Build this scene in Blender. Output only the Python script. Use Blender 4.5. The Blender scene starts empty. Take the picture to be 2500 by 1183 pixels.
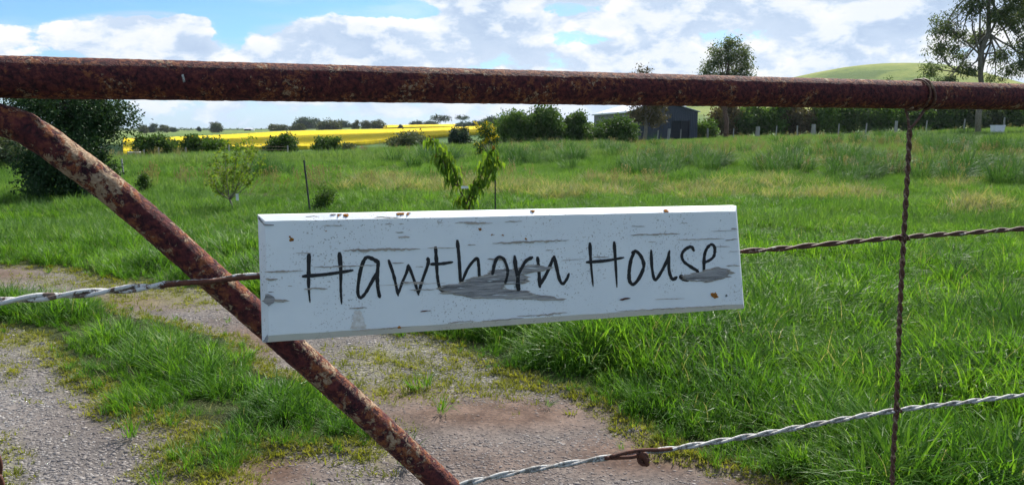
import bpy, math, random
import numpy as np
from mathutils import Vector

R = np.random.default_rng(7)
random.seed(7)
rad = math.radians
scn = bpy.context.scene

# ------------------------------------------------------------------ camera
F = 1925.0                      # focal length in photograph pixels (2500 wide)
HORIZON = 312.0
PITCH = math.atan((591.5 - HORIZON) / F)
EYE = 1.4
cam_d = bpy.data.cameras.new('camera')
cam = bpy.data.objects.new('camera', cam_d)
scn.collection.objects.link(cam)
cam.location = (0, 0, EYE)
cam.rotation_euler = (math.pi / 2 - PITCH, 0, 0)
cam_d.sensor_width = 36.0
cam_d.lens = 36.0 * F / 2500.0
cam_d.clip_start = 0.05
cam_d.clip_end = 8000
scn.camera = cam

# ------------------------------------------------------------------ light
SUN_AZ, SUN_EL = 24.0, 43.0     # degrees right of the view direction, degrees up
SUN_DIR = Vector((math.sin(rad(SUN_AZ)) * math.cos(rad(SUN_EL)), math.cos(rad(SUN_AZ)) * math.cos(rad(SUN_EL)), math.sin(rad(SUN_EL))))
sun_d = bpy.data.lights.new('sun', 'SUN')
sun_d.energy = 4.2
sun_d.angle = rad(2.0)
sun_d.color = (1.0, 0.95, 0.87)
sun = bpy.data.objects.new('sun', sun_d)
sun.rotation_euler = (-SUN_DIR).to_track_quat('-Z', 'Y').to_euler()
scn.collection.objects.link(sun)

scn.view_settings.view_transform = 'Standard'
scn.view_settings.look = 'None'
scn.view_settings.exposure = 0.98
scn.view_settings.gamma = 1.0
scn.view_settings.use_curve_mapping = False
scn.cycles.use_denoising = True
scn.cycles.use_adaptive_sampling = True
scn.cycles.adaptive_threshold = 0.02
scn.cycles.max_bounces = 4
scn.cycles.diffuse_bounces = 2
scn.cycles.glossy_bounces = 1
scn.cycles.transmission_bounces = 2
scn.cycles.caustics_reflective = False
scn.cycles.caustics_refractive = False
scn.cycles.sample_clamp_indirect = 4.0
scn.cycles.transparent_max_bounces = 8
scn.cycles.volume_bounces = 0


class NT:
    """small node-tree writer"""
    def __init__(self, tree):
        self.t = tree; tree.nodes.clear()
    def n(self, kind, **kw):
        nd = self.t.nodes.new(kind)
        for k, v in kw.items():
            if k.startswith('i_'):
                key = k[2:]
                key = int(key) if key.isdigit() else key.replace('_', ' ')
                self.set(nd.inputs[key], v)
            else:
                setattr(nd, k, v)
        return nd
    def set(self, sock, v):
        if isinstance(v, bpy.types.NodeSocket): self.t.links.new(v, sock)
        elif isinstance(v, bpy.types.Node): self.t.links.new(v.outputs[0], sock)
        else: sock.default_value = v
    def math(self, op, a, b=None, c=None, clamp=False):
        nd = self.t.nodes.new('ShaderNodeMath'); nd.operation = op; nd.use_clamp = clamp
        self.set(nd.inputs[0], a)
        if b is not None: self.set(nd.inputs[1], b)
        if c is not None: self.set(nd.inputs[2], c)
        return nd.outputs[0]
    def vmath(self, op, a, b=None):
        nd = self.t.nodes.new('ShaderNodeVectorMath'); nd.operation = op
        self.set(nd.inputs[0], a)
        if b is not None: self.set(nd.inputs[1], b)
        return nd.outputs[0]
    def mix(self, fac, a, b, mode='MIX'):
        nd = self.t.nodes.new('ShaderNodeMix'); nd.data_type = 'RGBA'; nd.blend_type = mode
        self.set(nd.inputs[0], fac); self.set(nd.inputs[6], a); self.set(nd.inputs[7], b)
        return nd.outputs[2]
    def noise(self, vec, scale, detail=4, rough=0.55, dist=0.0, out=0):
        nd = self.t.nodes.new('ShaderNodeTexNoise')
        if vec is not None: self.set(nd.inputs['Vector'], vec)
        self.set(nd.inputs['Scale'], scale); nd.inputs['Detail'].default_value = detail
        nd.inputs['Roughness'].default_value = rough; nd.inputs['Distortion'].default_value = dist
        return nd.outputs[out]
    def ramp(self, fac, stops, interp='LINEAR'):
        nd = self.t.nodes.new('ShaderNodeValToRGB'); nd.color_ramp.interpolation = interp
        els = nd.color_ramp.elements
        while len(els) < len(stops): els.new(0.5)
        for e, (p, c) in zip(els, stops):
            e.position = p; e.color = (*c, 1) if len(c) == 3 else c
        self.set(nd.inputs[0], fac)
        return nd.outputs[0]
    def step(self, v, a, b):
        nd = self.t.nodes.new('ShaderNodeMapRange'); nd.interpolation_type = 'SMOOTHSTEP'
        self.set(nd.inputs[0], v); self.set(nd.inputs[1], a); self.set(nd.inputs[2], b)
        return nd.outputs[0]


def c4(c): return (*c, 1.0)


# ------------------------------------------------------------------ world: blue sky with broken cumulus
world = bpy.data.worlds.new('World'); scn.world = world
world.use_nodes = True
world.cycles.sampling_method = 'MANUAL'
world.cycles.sample_map_resolution = 512
w = NT(world.node_tree)
tc = w.n('ShaderNodeTexCoord')
direc = w.vmath('NORMALIZE', tc.outputs['Generated'])
sky = w.n('ShaderNodeTexSky', sky_type='NISHITA', sun_disc=False, sun_elevation=rad(SUN_EL), sun_rotation=rad(SUN_AZ),
          altitude=400.0, air_density=1.0, dust_density=0.6, ozone_density=1.5)
sep = w.n('ShaderNodeSeparateXYZ', i_0=direc)
X, Y, Z = sep.outputs
az = w.math('ARCTAN2', X, Y)
el = w.math('ARCSINE', Z)
# cumulus seen from the side: rounded heads, flat grey feet, a second finer layer behind
def cloud_vec(dz):
    cmb = w.n('ShaderNodeCombineXYZ', i_0=X, i_1=Y, i_2=w.math('MULTIPLY', w.math('ADD', Z, dz), 1.9))
    return cmb.outputs[0]
v0, v1 = cloud_vec(0.0), cloud_vec(0.020)
def field(v):
    a = w.noise(v, 7.5, 2, 0.5)
    b = w.noise(v, 22.0, 7, 0.62, 0.25)
    return w.math('ADD', w.math('MULTIPLY', a, 0.62), w.math('MULTIPLY', b, 0.48))
f0, f1 = field(v0), field(v1)
# weather: banks and gaps (degrees right of view, degrees up, half width, half height, strength)
BANKS = [(-25.0, 6.1, 5.4, 1.9, 0.26), (-12.5, 5.3, 5.2, 1.8, 0.22), (-19, 4.6, 3.5, 1.2, 0.16), (-34.5, 5.4, 3.0, 1.1, 0.16), (-18, 1.6, 15, 1.3, 0.05),
         (-20, 9.5, 9.5, 2.0, -0.34), (-31, 8.2, 6.0, 1.8, -0.24), (-19.3, 5.9, 1.3, 1.2, -0.12), (-7.5, 8.2, 3.0, 0.8, -0.16), (-33.5, 9.8, 2.2, 0.5, 0.42),
         (15, 6.5, 24, 7, 0.235), (-3, 9.9, 6, 1.6, 0.16), (27.5, 7.6, 3.2, 1.6, 0.12), (5.5, 6.2, 5.5, 0.5, -0.14), (2.5, 8.2, 3.5, 0.45, -0.12), (14.5, 6.0, 3.0, 0.7, -0.10)]
bias = None
for (a0, e0, wa, we, s) in BANKS:
    da = w.math('DIVIDE', w.math('SUBTRACT', az, rad(a0)), rad(wa))
    de = w.math('DIVIDE', w.math('SUBTRACT', el, rad(e0)), rad(we))
    q = w.math('ADD', w.math('MULTIPLY', da, da), w.math('MULTIPLY', de, de))
    g = w.math('MULTIPLY', w.math('POWER', 2.718, w.math('MULTIPLY', w.math('MULTIPLY', q, q), -0.7)), s)
    bias = g if bias is None else w.math('ADD', bias, g)
# the same broken cover carries on over the rest of the sky
bias = w.math('ADD', bias, w.math('MULTIPLY', w.step(el, rad(10.0), rad(16.0)), 0.045))
dens = w.math('ADD', f0, bias)
cover = w.step(dens, 0.575, 0.645)
thin = w.math('MULTIPLY', w.step(w.noise(w.vmath('MULTIPLY', direc, (1.5, 1.5, 10.0)), 3.0, 6, 0.6), 0.45, 0.75), 0.26)
veil = w.math('MULTIPLY', w.step(bias, 0.02, 0.13), w.step(w.noise(w.vmath('MULTIPLY', direc, (2.0, 2.0, 12.0)), 4.0, 6, 0.6), 0.30, 0.62))
cover = w.math('MAXIMUM', w.math('MAXIMUM', cover, thin), w.math('MULTIPLY', veil, 0.62))
relief = w.step(w.math('SUBTRACT', f0, f1), -0.075, 0.085)
edge_ = w.math('SUBTRACT', 1.0, w.step(dens, 0.60, 0.92))
lit = w.math('ADD', w.math('MULTIPLY', relief, 0.70), w.math('MULTIPLY', edge_, 0.34), clamp=True)
ccol = w.ramp(lit, [(0.0, (0.25, 0.32, 0.43)), (0.3, (0.32, 0.385, 0.48)), (0.55, (0.41, 0.455, 0.515)), (0.8, (0.48, 0.50, 0.52)), (1.0, (0.555, 0.55, 0.54))])
skyc = w.mix(1.0, sky.outputs[0], (0.038, 0.057, 0.078, 1), 'MULTIPLY')
allc = w.mix(cover, skyc, ccol)
# pale blue air along the horizon
low = w.math('MULTIPLY', w.math('SUBTRACT', 1.0, w.step(el, rad(-1.0), rad(5.0))), 0.60)
allc = w.mix(low, allc, (0.31, 0.39, 0.51, 1))
bg = w.n('ShaderNodeBackground', i_0=allc, i_1=1.0)
w.n('ShaderNodeOutputWorld', i_0=bg)

# ------------------------------------------------------------------ geometry helpers
cp, sp = math.cos(PITCH), math.sin(PITCH)
def ray(px, py):
    a, b = (px - 1250.0) / F, (591.5 - py) / F
    return np.array([a, cp + b * sp, -sp + b * cp])
def at(px, py, y):
    """the point seen at a photograph pixel at distance y in front of the camera"""
    d = ray(px, py); return np.array([0, 0, EYE]) + d * (y / d[1])
def on_ground(px, py, z=0.0):
    d = ray(px, py); return np.array([0, 0, EYE]) + d * ((z - EYE) / d[2])
def to_px(x, y, z):
    dz = z - EYE
    depth = y * cp - dz * sp
    up = y * sp + dz * cp
    return 1250.0 + F * x / depth, 591.5 - F * up / depth

col = scn.collection
def link(o): col.objects.link(o); return o
def tag(o, label=None, cat=None, group=None, kind=None):
    if label: o['label'] = label
    if cat: o['category'] = cat
    if group: o['group'] = group
    if kind: o['kind'] = kind
    return o
def empty(name, loc=(0, 0, 0)):
    o = bpy.data.objects.new(name, None); o.location = loc; o.empty_display_size = 0.2
    return link(o)
def mesh_obj(name, verts, faces, mat, parent=None, smooth=False, org=None, linked=True):
    """verts in world space; org becomes the object's origin"""
    v = np.asarray(verts, dtype=np.float32).reshape(-1, 3)
    if parent is not None: org = parent.matrix_world.translation if org is None else org
    if parent is not None:
        base = np.array(absloc(parent)); v = v - base
    elif org is not None:
        v = v - np.asarray(org, dtype=np.float32)
    me = bpy.data.meshes.new(name)
    f = np.asarray(faces, dtype=object) if not isinstance(faces, np.ndarray) else faces
    if isinstance(faces, np.ndarray) and faces.ndim == 2:
        nf, k = faces.shape
        me.vertices.add(len(v)); me.vertices.foreach_set('co', v.ravel())
        me.loops.add(nf * k); me.loops.foreach_set('vertex_index', faces.astype(np.int32).ravel())
        me.polygons.add(nf); me.polygons.foreach_set('loop_start', (np.arange(nf) * k).astype(np.int32))
        me.update(calc_edges=True)
    else:
        me.from_pydata([tuple(map(float, p)) for p in v], [], [tuple(map(int, q)) for q in faces])
    if mat: me.materials.append(mat)
    if smooth: me.polygons.foreach_set('use_smooth', np.ones(len(me.polygons), dtype=bool))
    o = bpy.data.objects.new(name, me)
    if parent is not None: o.parent = parent
    elif org is not None: o.location = org
    if linked: link(o)
    return o
def absloc(o):
    p = np.array(o.location, dtype=float)
    while o.parent is not None:
        o = o.parent; p = p + np.array(o.location)
    return p

class MB:
    def __init__(self): self.v = []; self.f = []; self.n = 0
    def add(self, v, f):
        v = np.asarray(v, float)
        self.v.append(v); self.f += [tuple(int(i) + self.n for i in q) for q in f]; self.n += len(v)
    def tube(self, pts, radii, sides=8, caps=True, jitter=0.0):
        pts = np.asarray(pts, float); k = len(pts)
        radii = np.full(k, radii) if np.isscalar(radii) else np.asarray(radii, float)
        tang = np.gradient(pts, axis=0)
        tang /= np.linalg.norm(tang, axis=1)[:, None] + 1e-12
        ref = np.array([0, 0, 1.0]) if abs(tang[0][2]) < 0.9 else np.array([1.0, 0, 0])
        vs = []
        for i in range(k):
            a = np.cross(tang[i], ref); a /= np.linalg.norm(a) + 1e-12
            b = np.cross(a, tang[i]); ref = b
            ang = np.arange(sides) / sides * 2 * math.pi
            rr = radii[i] * (1 + (R.normal(0, jitter, sides) if jitter else 0))
            vs.append(pts[i] + (np.cos(ang) * rr)[:, None] * a + (np.sin(ang) * rr)[:, None] * b)
        f = []
        for i in range(k - 1):
            for j in range(sides):
                f.append((i * sides + j, i * sides + (j + 1) % sides, (i + 1) * sides + (j + 1) % sides, (i + 1) * sides + j))
        if caps:
            f.append(tuple(range(sides))[::-1]); f.append(tuple((k - 1) * sides + j for j in range(sides)))
        self.add(np.concatenate(vs), f)
    def box(self, lo, hi):
        (a, b, c), (d, e, g) = lo, hi
        self.add([(a, b, c), (d, b, c), (d, e, c), (a, e, c), (a, b, g), (d, b, g), (d, e, g), (a, e, g)],
                 [(0, 3, 2, 1), (4, 5, 6, 7), (0, 1, 5, 4), (1, 2, 6, 5), (2, 3, 7, 6), (3, 0, 4, 7)])
    def build(self, name, mat, parent=None, smooth=False, org=None):
        return mesh_obj(name, np.concatenate(self.v), self.f, mat, parent, smooth, org)

def crom(pts, per=8):
    """smooth curve through points"""
    p = np.asarray(pts, float)
    if len(p) < 3:
        t = np.linspace(0, 1, per)[:, None]; return p[0] * (1 - t) + p[-1] * t
    p = np.vstack([2 * p[0] - p[1], p, 2 * p[-1] - p[-2]]); out = []
    for i in range(1, len(p) - 2):
        for t in np.linspace(0, 1, per, endpoint=False):
            a, b, c, d = p[i - 1], p[i], p[i + 1], p[i + 2]
            out.append(0.5 * (2 * b + (c - a) * t + (2 * a - 5 * b + 4 * c - d) * t * t + (-a + 3 * b - 3 * c + d) * t ** 3))
    out.append(p[-2]); return np.array(out)

def vnoise(x, y, seed=0):
    """cheap smooth 2-d value noise, -1..1"""
    xi, yi = np.floor(x).astype(np.int64), np.floor(y).astype(np.int64)
    fx, fy = x - xi, y - yi
    fx, fy = fx * fx * (3 - 2 * fx), fy * fy * (3 - 2 * fy)
    def h(i, j):
        n = (i * 374761393 + j * 668265263 + seed * 1442695041) & 0x7fffffff
        n = ((n ^ (n >> 13)) * 1274126177) & 0x7fffffff
        return ((n ^ (n >> 16)) & 0xffff) / 32767.5 - 1.0
    a, b, c, d = h(xi, yi), h(xi + 1, yi), h(xi, yi + 1), h(xi + 1, yi + 1)
    return (a * (1 - fx) + b * fx) * (1 - fy) + (c * (1 - fx) + d * fx) * fy
def fbm(x, y, seed=0, octv=4):
    s, amp, tot = 0, 1.0, 0
    for k in range(octv):
        s = s + amp * vnoise(x * 2 ** k, y * 2 ** k, seed + k); tot += amp; amp *= 0.55
    return s / tot
def smooth(a, b, x):
    t = np.clip((x - a) / (b - a), 0, 1); return t * t * (3 - 2 * t)

# ------------------------------------------------------------------ materials
def new_mat(name):
    m = bpy.data.materials.new(name); m.use_nodes = True
    return m, NT(m.node_tree)
def finish(nt, shader, disp=None):
    nt.n('ShaderNodeOutputMaterial', i_0=shader)
def bump(nt, h, strength, dist):
    return nt.n('ShaderNodeBump', i_Strength=strength, i_Distance=dist, i_Height=h).outputs[0]

def leaf_mat(name, dark, mid, light, trans=0.35, spread=1.0, rough=0.6, noise_scale=0.8, spec=0.15):
    """leaves and blades: each island a shade of its own, clumps vary in space, light passes through"""
    m, t = new_mat(name)
    geo = t.n('ShaderNodeNewGeometry')
    info = t.n('ShaderNodeObjectInfo')
    nz = t.noise(geo.outputs['Position'], noise_scale, 3, 0.6)
    f = t.math('ADD', t.math('MULTIPLY', geo.outputs['Random Per Island'], 0.45),
               t.math('ADD', t.math('MULTIPLY', nz, 0.95), t.math('MULTIPLY', info.outputs['Random'], 0.25)))
    f = t.math('SUBTRACT', f, 0.32)
    c = t.ramp(f, [(0.08, dark), (0.5, mid), (0.92, light)])
    d = t.n('ShaderNodeBsdfPrincipled', i_Base_Color=c, i_Roughness=rough)
    d.inputs['Specular IOR Level'].default_value = spec
    tr = t.n('ShaderNodeBsdfTranslucent', i_0=t.mix(1.0, c, (1.25, 1.25, 0.55, 1), 'MULTIPLY'))
    finish(t, t.n('ShaderNodeMixShader', i_0=trans, i_1=d.outputs[0], i_2=tr.outputs[0]))
    return m

def bark_mat(name, a, b, scale=6.0):
    m, t = new_mat(name)
    tcn = t.n('ShaderNodeTexCoord')
    v = t.vmath('MULTIPLY', tcn.outputs['Object'], (1, 1, 0.25))
    nz = t.noise(v, scale * 4, 6, 0.65)
    p = t.n('ShaderNodeBsdfPrincipled', i_Base_Color=t.ramp(nz, [(0.35, a), (0.65, b)]), i_Roughness=0.9)
    t.set(p.inputs['Normal'], bump(t, nz, 0.6, 0.01))
    finish(t, p); return m

def plain_mat(name, a, b, scale=20, rough=0.7, metal=0.0, bmp=0.2):
    m, t = new_mat(name)
    tcn = t.n('ShaderNodeTexCoord')
    nz = t.noise(tcn.outputs['Object'], scale, 6, 0.6)
    p = t.n('ShaderNodeBsdfPrincipled', i_Base_Color=t.ramp(nz, [(0.35, a), (0.65, b)]), i_Roughness=rough, i_Metallic=metal)
    t.set(p.inputs['Normal'], bump(t, nz, bmp, 0.005))
    finish(t, p); return m

def rust_mat(name, paint_amt=0.5, scale=1.0):
    m, t = new_mat(name)
    tcn = t.n('ShaderNodeTexCoord'); v = tcn.outputs['Object']
    nb = t.noise(v, 24 * scale, 5, 0.6, 0.4)
    nf = t.noise(v, 130 * scale, 6, 0.70, 0.3)
    nff = t.noise(v, 380 * scale, 3, 0.6)
    dark = t.ramp(nf, [(0.36, (0.018, 0.005, 0.009)), (0.47, (0.072, 0.015, 0.019)), (0.58, (0.132, 0.029, 0.027)), (0.75, (0.20, 0.052, 0.035))])
    orange = t.ramp(nff, [(0.3, (0.15, 0.040, 0.016)), (0.7, (0.36, 0.13, 0.05))])
    dn = t.math('ABSOLUTE', t.n('ShaderNodeAttribute', attribute_name='down').outputs['Fac'])
    ed = t.step(dn, 0.30, 0.95)
    o_m = t.math('MULTIPLY', t.step(t.math('ADD', t.math('ADD', nb, t.math('MULTIPLY', ed, 0.10)), 0.05 * paint_amt), 0.50, 0.62), t.step(nf, 0.47, 0.58))
    c = t.mix(o_m, dark, orange)
    # cream paint left in flakes
    pm = t.math('ADD', t.math('MULTIPLY', nb, 0.42), t.math('MULTIPLY', t.noise(v, 120 * scale, 7, 0.74, 0.5), 0.66))
    pt = 0.628 - 0.040 * paint_amt
    p_m = t.math('MULTIPLY', t.step(t.math('ADD', pm, t.math('MULTIPLY', ed, 0.022)), pt, pt + 0.03), 0.85)
    c = t.mix(p_m, c, t.ramp(nff, [(0.3, (0.30, 0.18, 0.10)), (0.7, (0.52, 0.40, 0.27))]))
    h = t.math('ADD', t.math('MULTIPLY', nf, 1.0), t.math('MULTIPLY', p_m, 0.15))
    h = t.math('ADD', h, t.math('MULTIPLY', nff, 0.4))
    p = t.n('ShaderNodeBsdfPrincipled', i_Base_Color=c, i_Roughness=0.82)
    p.inputs['Specular IOR Level'].default_value = 0.3
    t.set(p.inputs['Normal'], bump(t, h, 1.0, 0.007))
    finish(t, p); return m

def wire_mat(name, paint, metal, mixpos=0.5, scale=1.0):
    m, t = new_mat(name)
    tcn = t.n('ShaderNodeTexCoord'); v = tcn.outputs['Object']
    n1 = t.noise(v, 60 * scale, 6, 0.7, 0.4); n2 = t.noise(v, 260 * scale, 4, 0.6)
    base = t.ramp(n2, [(0.3, metal[0]), (0.7, metal[1])])
    c = t.mix(t.step(n1, mixpos - 0.02, mixpos + 0.02), base, t.ramp(n2, [(0.3, paint[0]), (0.7, paint[1])]))
    p = t.n('ShaderNodeBsdfPrincipled', i_Base_Color=c, i_Roughness=0.65)
    t.set(p.inputs['Normal'], bump(t, n1, 0.5, 0.002))
    finish(t, p); return m

M = {}
M['rust_rail'] = rust_mat('rust_rail', 0.15, 1.0)
M['rust_brace'] = rust_mat('rust_brace', 1.05, 0.58)
M['wire_white'] = wire_mat('wire_white', ((0.50, 0.50, 0.48), (0.66, 0.66, 0.64)), ((0.06, 0.04, 0.032), (0.20, 0.14, 0.10)), 0.47)
M['wire_rust'] = wire_mat('wire_rust', ((0.28, 0.24, 0.17), (0.45, 0.42, 0.34)), ((0.035, 0.013, 0.009), (0.12, 0.042, 0.02)), 0.61)
M['wire_rust_dark'] = wire_mat('wire_rust_dark', ((0.20, 0.13, 0.075), (0.36, 0.27, 0.17)), ((0.035, 0.016, 0.011), (0.13, 0.052, 0.028)), 0.57)
M['wire_grey'] = wire_mat('wire_grey', ((0.34, 0.34, 0.32), (0.50, 0.50, 0.48)), ((0.11, 0.10, 0.09), (0.25, 0.24, 0.22)), 0.49)
M['rust_plain'] = plain_mat('rust_plain', (0.05, 0.016, 0.010), (0.14, 0.045, 0.022), 90, 0.85)

def sign_paint():
    m, t = new_mat('sign_paint')
    tcn = t.n('ShaderNodeTexCoord'); v = tcn.outputs['Object']
    # the board's own grain runs along its length (object x follows the board)
    g = t.vmath('MULTIPLY', v, (6, 60, 60))
    grain = t.noise(g, 1.0, 6, 0.65)
    sp1 = t.noise(v, 330, 3, 0.5)
    zone = t.noise(v, 9, 3, 0.5)
    speck = t.math('MULTIPLY', t.math('MULTIPLY', t.step(sp1, 0.630, 0.66), t.step(zone, 0.44, 0.58)), 0.62)
    fl = t.noise(t.vmath('MULTIPLY', v, (22, 150, 150)), 1.0, 6, 0.7, 0.5)
    flake = t.math('MULTIPLY', t.step(fl, 0.715, 0.735), 0.9)
    white = t.ramp(t.noise(v, 14, 5, 0.6), [(0.3, (0.77, 0.815, 0.855)), (0.7, (0.83, 0.875, 0.91))])
    wood = t.ramp(grain, [(0.3, (0.10, 0.095, 0.09)), (0.7, (0.30, 0.26, 0.22))])
    c = t.mix(t.math('MAXIMUM', speck, flake, clamp=True), white, wood)
    p = t.n('ShaderNodeBsdfPrincipled', i_Base_Color=c, i_Roughness=0.5)
    h = t.math('SUBTRACT', t.math('MULTIPLY', grain, 0.25), t.math('MAXIMUM', speck, flake))
    t.set(p.inputs['Normal'], bump(t, h, 0.35, 0.0012))
    finish(t, p); return m
M['sign_paint'] = sign_paint()
def bare_wood(name, stops):
    m, t = new_mat(name)
    tcn = t.n('ShaderNodeTexCoord'); v = tcn.outputs['Object']
    g1 = t.noise(t.vmath('MULTIPLY', v, (16, 380, 380)), 1.0, 6, 0.75, 0.4)
    g2 = t.noise(t.vmath('MULTIPLY', v, (5, 40, 40)), 1.0, 3, 0.5)
    c = t.ramp(t.math('ADD', t.math('MULTIPLY', g1, 0.7), t.math('MULTIPLY', g2, 0.3)),
               stops)
    p = t.n('ShaderNodeBsdfPrincipled', i_Base_Color=c, i_Roughness=0.9)
    t.set(p.inputs['Normal'], bump(t, g1, 0.8, 0.002))
    finish(t, p); return m
M['bare_wood'] = bare_wood('bare_wood', [(0.38, (0.06, 0.06, 0.065)), (0.45, (0.24, 0.24, 0.25)), (0.54, (0.40, 0.39, 0.39)), (0.64, (0.56, 0.53, 0.49))])
M['tan_wood'] = bare_wood('tan_wood', [(0.36, (0.08, 0.068, 0.06)), (0.44, (0.30, 0.265, 0.225)), (0.54, (0.47, 0.42, 0.37)), (0.66, (0.62, 0.57, 0.51))])
M['undercoat'] = plain_mat('undercoat', (0.30, 0.25, 0.19), (0.52, 0.47, 0.40), 160, 0.85, 0, 0.4)
M['ink'] = plain_mat('ink', (0.006, 0.006, 0.010), (0.016, 0.015, 0.022), 60, 0.45, 0, 0.1)
M['lichen'] = plain_mat('lichen', (0.30, 0.10, 0.01), (0.50, 0.22, 0.03), 300, 0.95, 0, 0.8)
M['lichen_grey'] = plain_mat('lichen_grey', (0.12, 0.15, 0.17), (0.20, 0.24, 0.27), 300, 0.95, 0, 0.8)
M['stain'] = plain_mat('stain', (0.55, 0.50, 0.45), (0.76, 0.76, 0.76), 120, 0.7, 0, 0.1)

# ------------------------------------------------------------------ terrain
CTRL = []
for a in range(-180, 181, 15):
    for r in (0.8, 2.0, 4.0, 8.0, 14.0, 22.0):
        CTRL.append((rad(a), math.log(r), 0.0))
def ctl(px, py, y, dz=0.0):
    p = at(px, py, y); CTRL.append((math.atan2(p[0], p[1]), math.log(math.hypot(p[0], p[1])), p[2] + dz))
CROP = 0.8
for q in [(0, 402, 30), (500, 383, 38), (1000, 362, 54), (1300, 351, 70), (1600, 344, 84), (1800, 338, 95), (2000, 332, 98), (2250, 325, 92), (2500, 318, 70), (2700, 316, 70)]:
    ctl(*q)
for q in [(-200, 372, 120), (330, 366, 130), (430, 361, 140), (750, 356, 150), (900, 344, 165), (1050, 330, 190), (1165, 322, 205), (1310, 317, 215),
          (-200, 345, 330), (330, 337, 330), (430, 334, 335), (560, 328, 350), (700, 320, 380), (1000, 313.5, 420), (1165, 308, 440), (1310, 303, 450),
          (945, 311.5, 520), (1115, 309, 540), (945, 305.5, 640), (1115, 302.5, 660)]:
    ctl(*q, dz=-CROP)
for q in [(-200, 322, 700), (400, 321, 700), (620, 319, 700), (800, 315, 620), (-200, 318, 1200), (400, 317.5, 1200), (700, 316, 1200), (1000, 306, 900), (1300, 303, 800),
          (1700, 326, 150), (2100, 320, 150), (2500, 314, 150), (1700, 316, 400), (2100, 312, 400), (2600, 310, 400), (2000, 310, 1200), (2600, 310, 1200)]:
    ctl(*q)
for a in range(-180, 181, 15):
    for r in ((2600.0,) if abs(a) < 45 else (60.0, 200.0, 700.0, 2600.0)):
        CTRL.append((rad(a), math.log(r), -2.0 if r > 2000 else 0.0))
CT = np.array(CTRL); AZS, LRS = 3.0, 0.9
_c = np.stack([CT[:, 0] * AZS, CT[:, 1] * LRS], 1)
_D = np.sqrt(((_c[:, None] - _c[None]) ** 2).sum(-1))
_W = np.linalg.solve(_D + 1e-4 * np.eye(len(_c)), CT[:, 2])
def ter(x, y):
    x, y = np.atleast_1d(np.asarray(x, float)), np.atleast_1d(np.asarray(y, float))
    r = np.hypot(x, y) + 1e-6
    q = np.stack([np.arctan2(x, y) * AZS, np.log(np.maximum(r, 0.8)) * LRS], 1)
    out = np.empty(len(x))
    for s in range(0, len(x), 20000):
        d = np.sqrt(((q[s:s + 20000, None] - _c[None]) ** 2).sum(-1)); out[s:s + 20000] = d @ _W
    out *= smooth(18, 34, r)
    out += 0.05 * fbm(x * 0.45, y * 0.45, 3, 3) * smooth(5, 12, r) * (1 - smooth(60, 160, r)) + 0.012 * fbm(x * 1.7, y * 1.7, 5, 3)
    return out
def ter1(x, y): return float(ter([x], [y])[0])

# driveway outlines on the flat ground, read from the photograph
def poly_ground(pts): return np.array([on_ground(*p)[:2] for p in pts])
DRIVE = poly_ground([(-900, 620), (-300, 634), (0, 642), (180, 655), (270, 680), (430, 699), (620, 716), (800, 748), (950, 788), (1050, 822), (1150, 862), (1300, 915),
                     (1440, 958), (1530, 1020), (1650, 1085), (1800, 1135), (1950, 1190), (2300, 1330), (2700, 1700), (1250, 3000), (-1500, 1900), (-2500, 1000)])
ISLE = poly_ground([(-700, 735), (-200, 722), (0, 722), (95, 731), (228, 740), (333, 768), (452, 800), (547, 829), (600, 872), (640, 903), (742, 922), (850, 1010), (893, 1070),
                    (742, 1082), (628, 1076), (575, 1100), (530, 1160), (452, 1145), (476, 1096), (547, 1048), (430, 1012), (295, 988), (286, 932), (209, 926), (176, 897), (114, 818),
                    (0, 795), (-200, 790), (-700, 800)])
def sdist(poly, x, y):
    """signed distance, positive inside"""
    x, y = np.asarray(x, float), np.asarray(y, float)
    ins = np.zeros(len(x), bool); best = np.full(len(x), 1e9)
    a = poly; b = np.roll(poly, -1, 0)
    for (ax, ay), (bx, by) in zip(a, b):
        dx, dy = bx - ax, by - ay
        t = np.clip(((x - ax) * dx + (y - ay) * dy) / (dx * dx + dy * dy + 1e-12), 0, 1)
        best = np.minimum(best, np.hypot(x - ax - t * dx, y - ay - t * dy))
        if ay != by:
            c = ((ay > y) != (by > y)) & (x < (bx - ax) * (y - ay) / (by - ay) + ax)
            ins ^= c
    return np.where(ins, best, -best)
def drive_d(x, y):
    """>0 on gravel, metres from the nearest grass edge"""
    n = 0.10 * fbm(np.asarray(x) * 2.3, np.asarray(y) * 2.3, 11, 3) + 0.04 * fbm(np.asarray(x) * 9, np.asarray(y) * 9, 12, 2)
    return np.minimum(sdist(DRIVE, x, y), -sdist(ISLE, x, y)) + n
def sunk(d): return 0.025 * smooth(-0.05, 0.15, d)
def blobs(px, py, lst):
    s = np.zeros(len(px))
    for (cx, cy, wx, wy, k) in lst:
        s = np.maximum(s, k * np.exp(-(((px - cx) / wx) ** 2 + ((py - cy) / wy) ** 2)))
    return s
DIRT = [(1200, 1010, 380, 48, 1.0), (1620, 1110, 300, 60, 1.0), (1250, 1120, 420, 70, 0.45), (330, 1000, 200, 90, 0.35), (980, 965, 150, 30, 0.8), (620, 1150, 190, 55, 1.0), (620, 830, 110, 55, 0.8), (330, 735, 160, 25, 0.7), (0, 670, 90, 18, 0.8), (1850, 1180, 200, 50, 0.8)]
MOSS = [(1050, 930, 320, 32, 1.0), (980, 870, 160, 40, 0.8), (1330, 920, 130, 35, 0.8), (60, 830, 180, 30, 0.8), (280, 930, 120, 60, 0.6), (420, 720, 250, 26, 0.8), (230, 690, 200, 22, 0.7),
        (560, 1060, 140, 50, 0.7), (900, 1090, 90, 60, 0.5), (0, 900, 60, 30, 0.6), (400, 1080, 80, 50, 0.5), (20, 1130, 40, 60, 0.6), (860, 1030, 60, 40, 0.6)]

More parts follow.
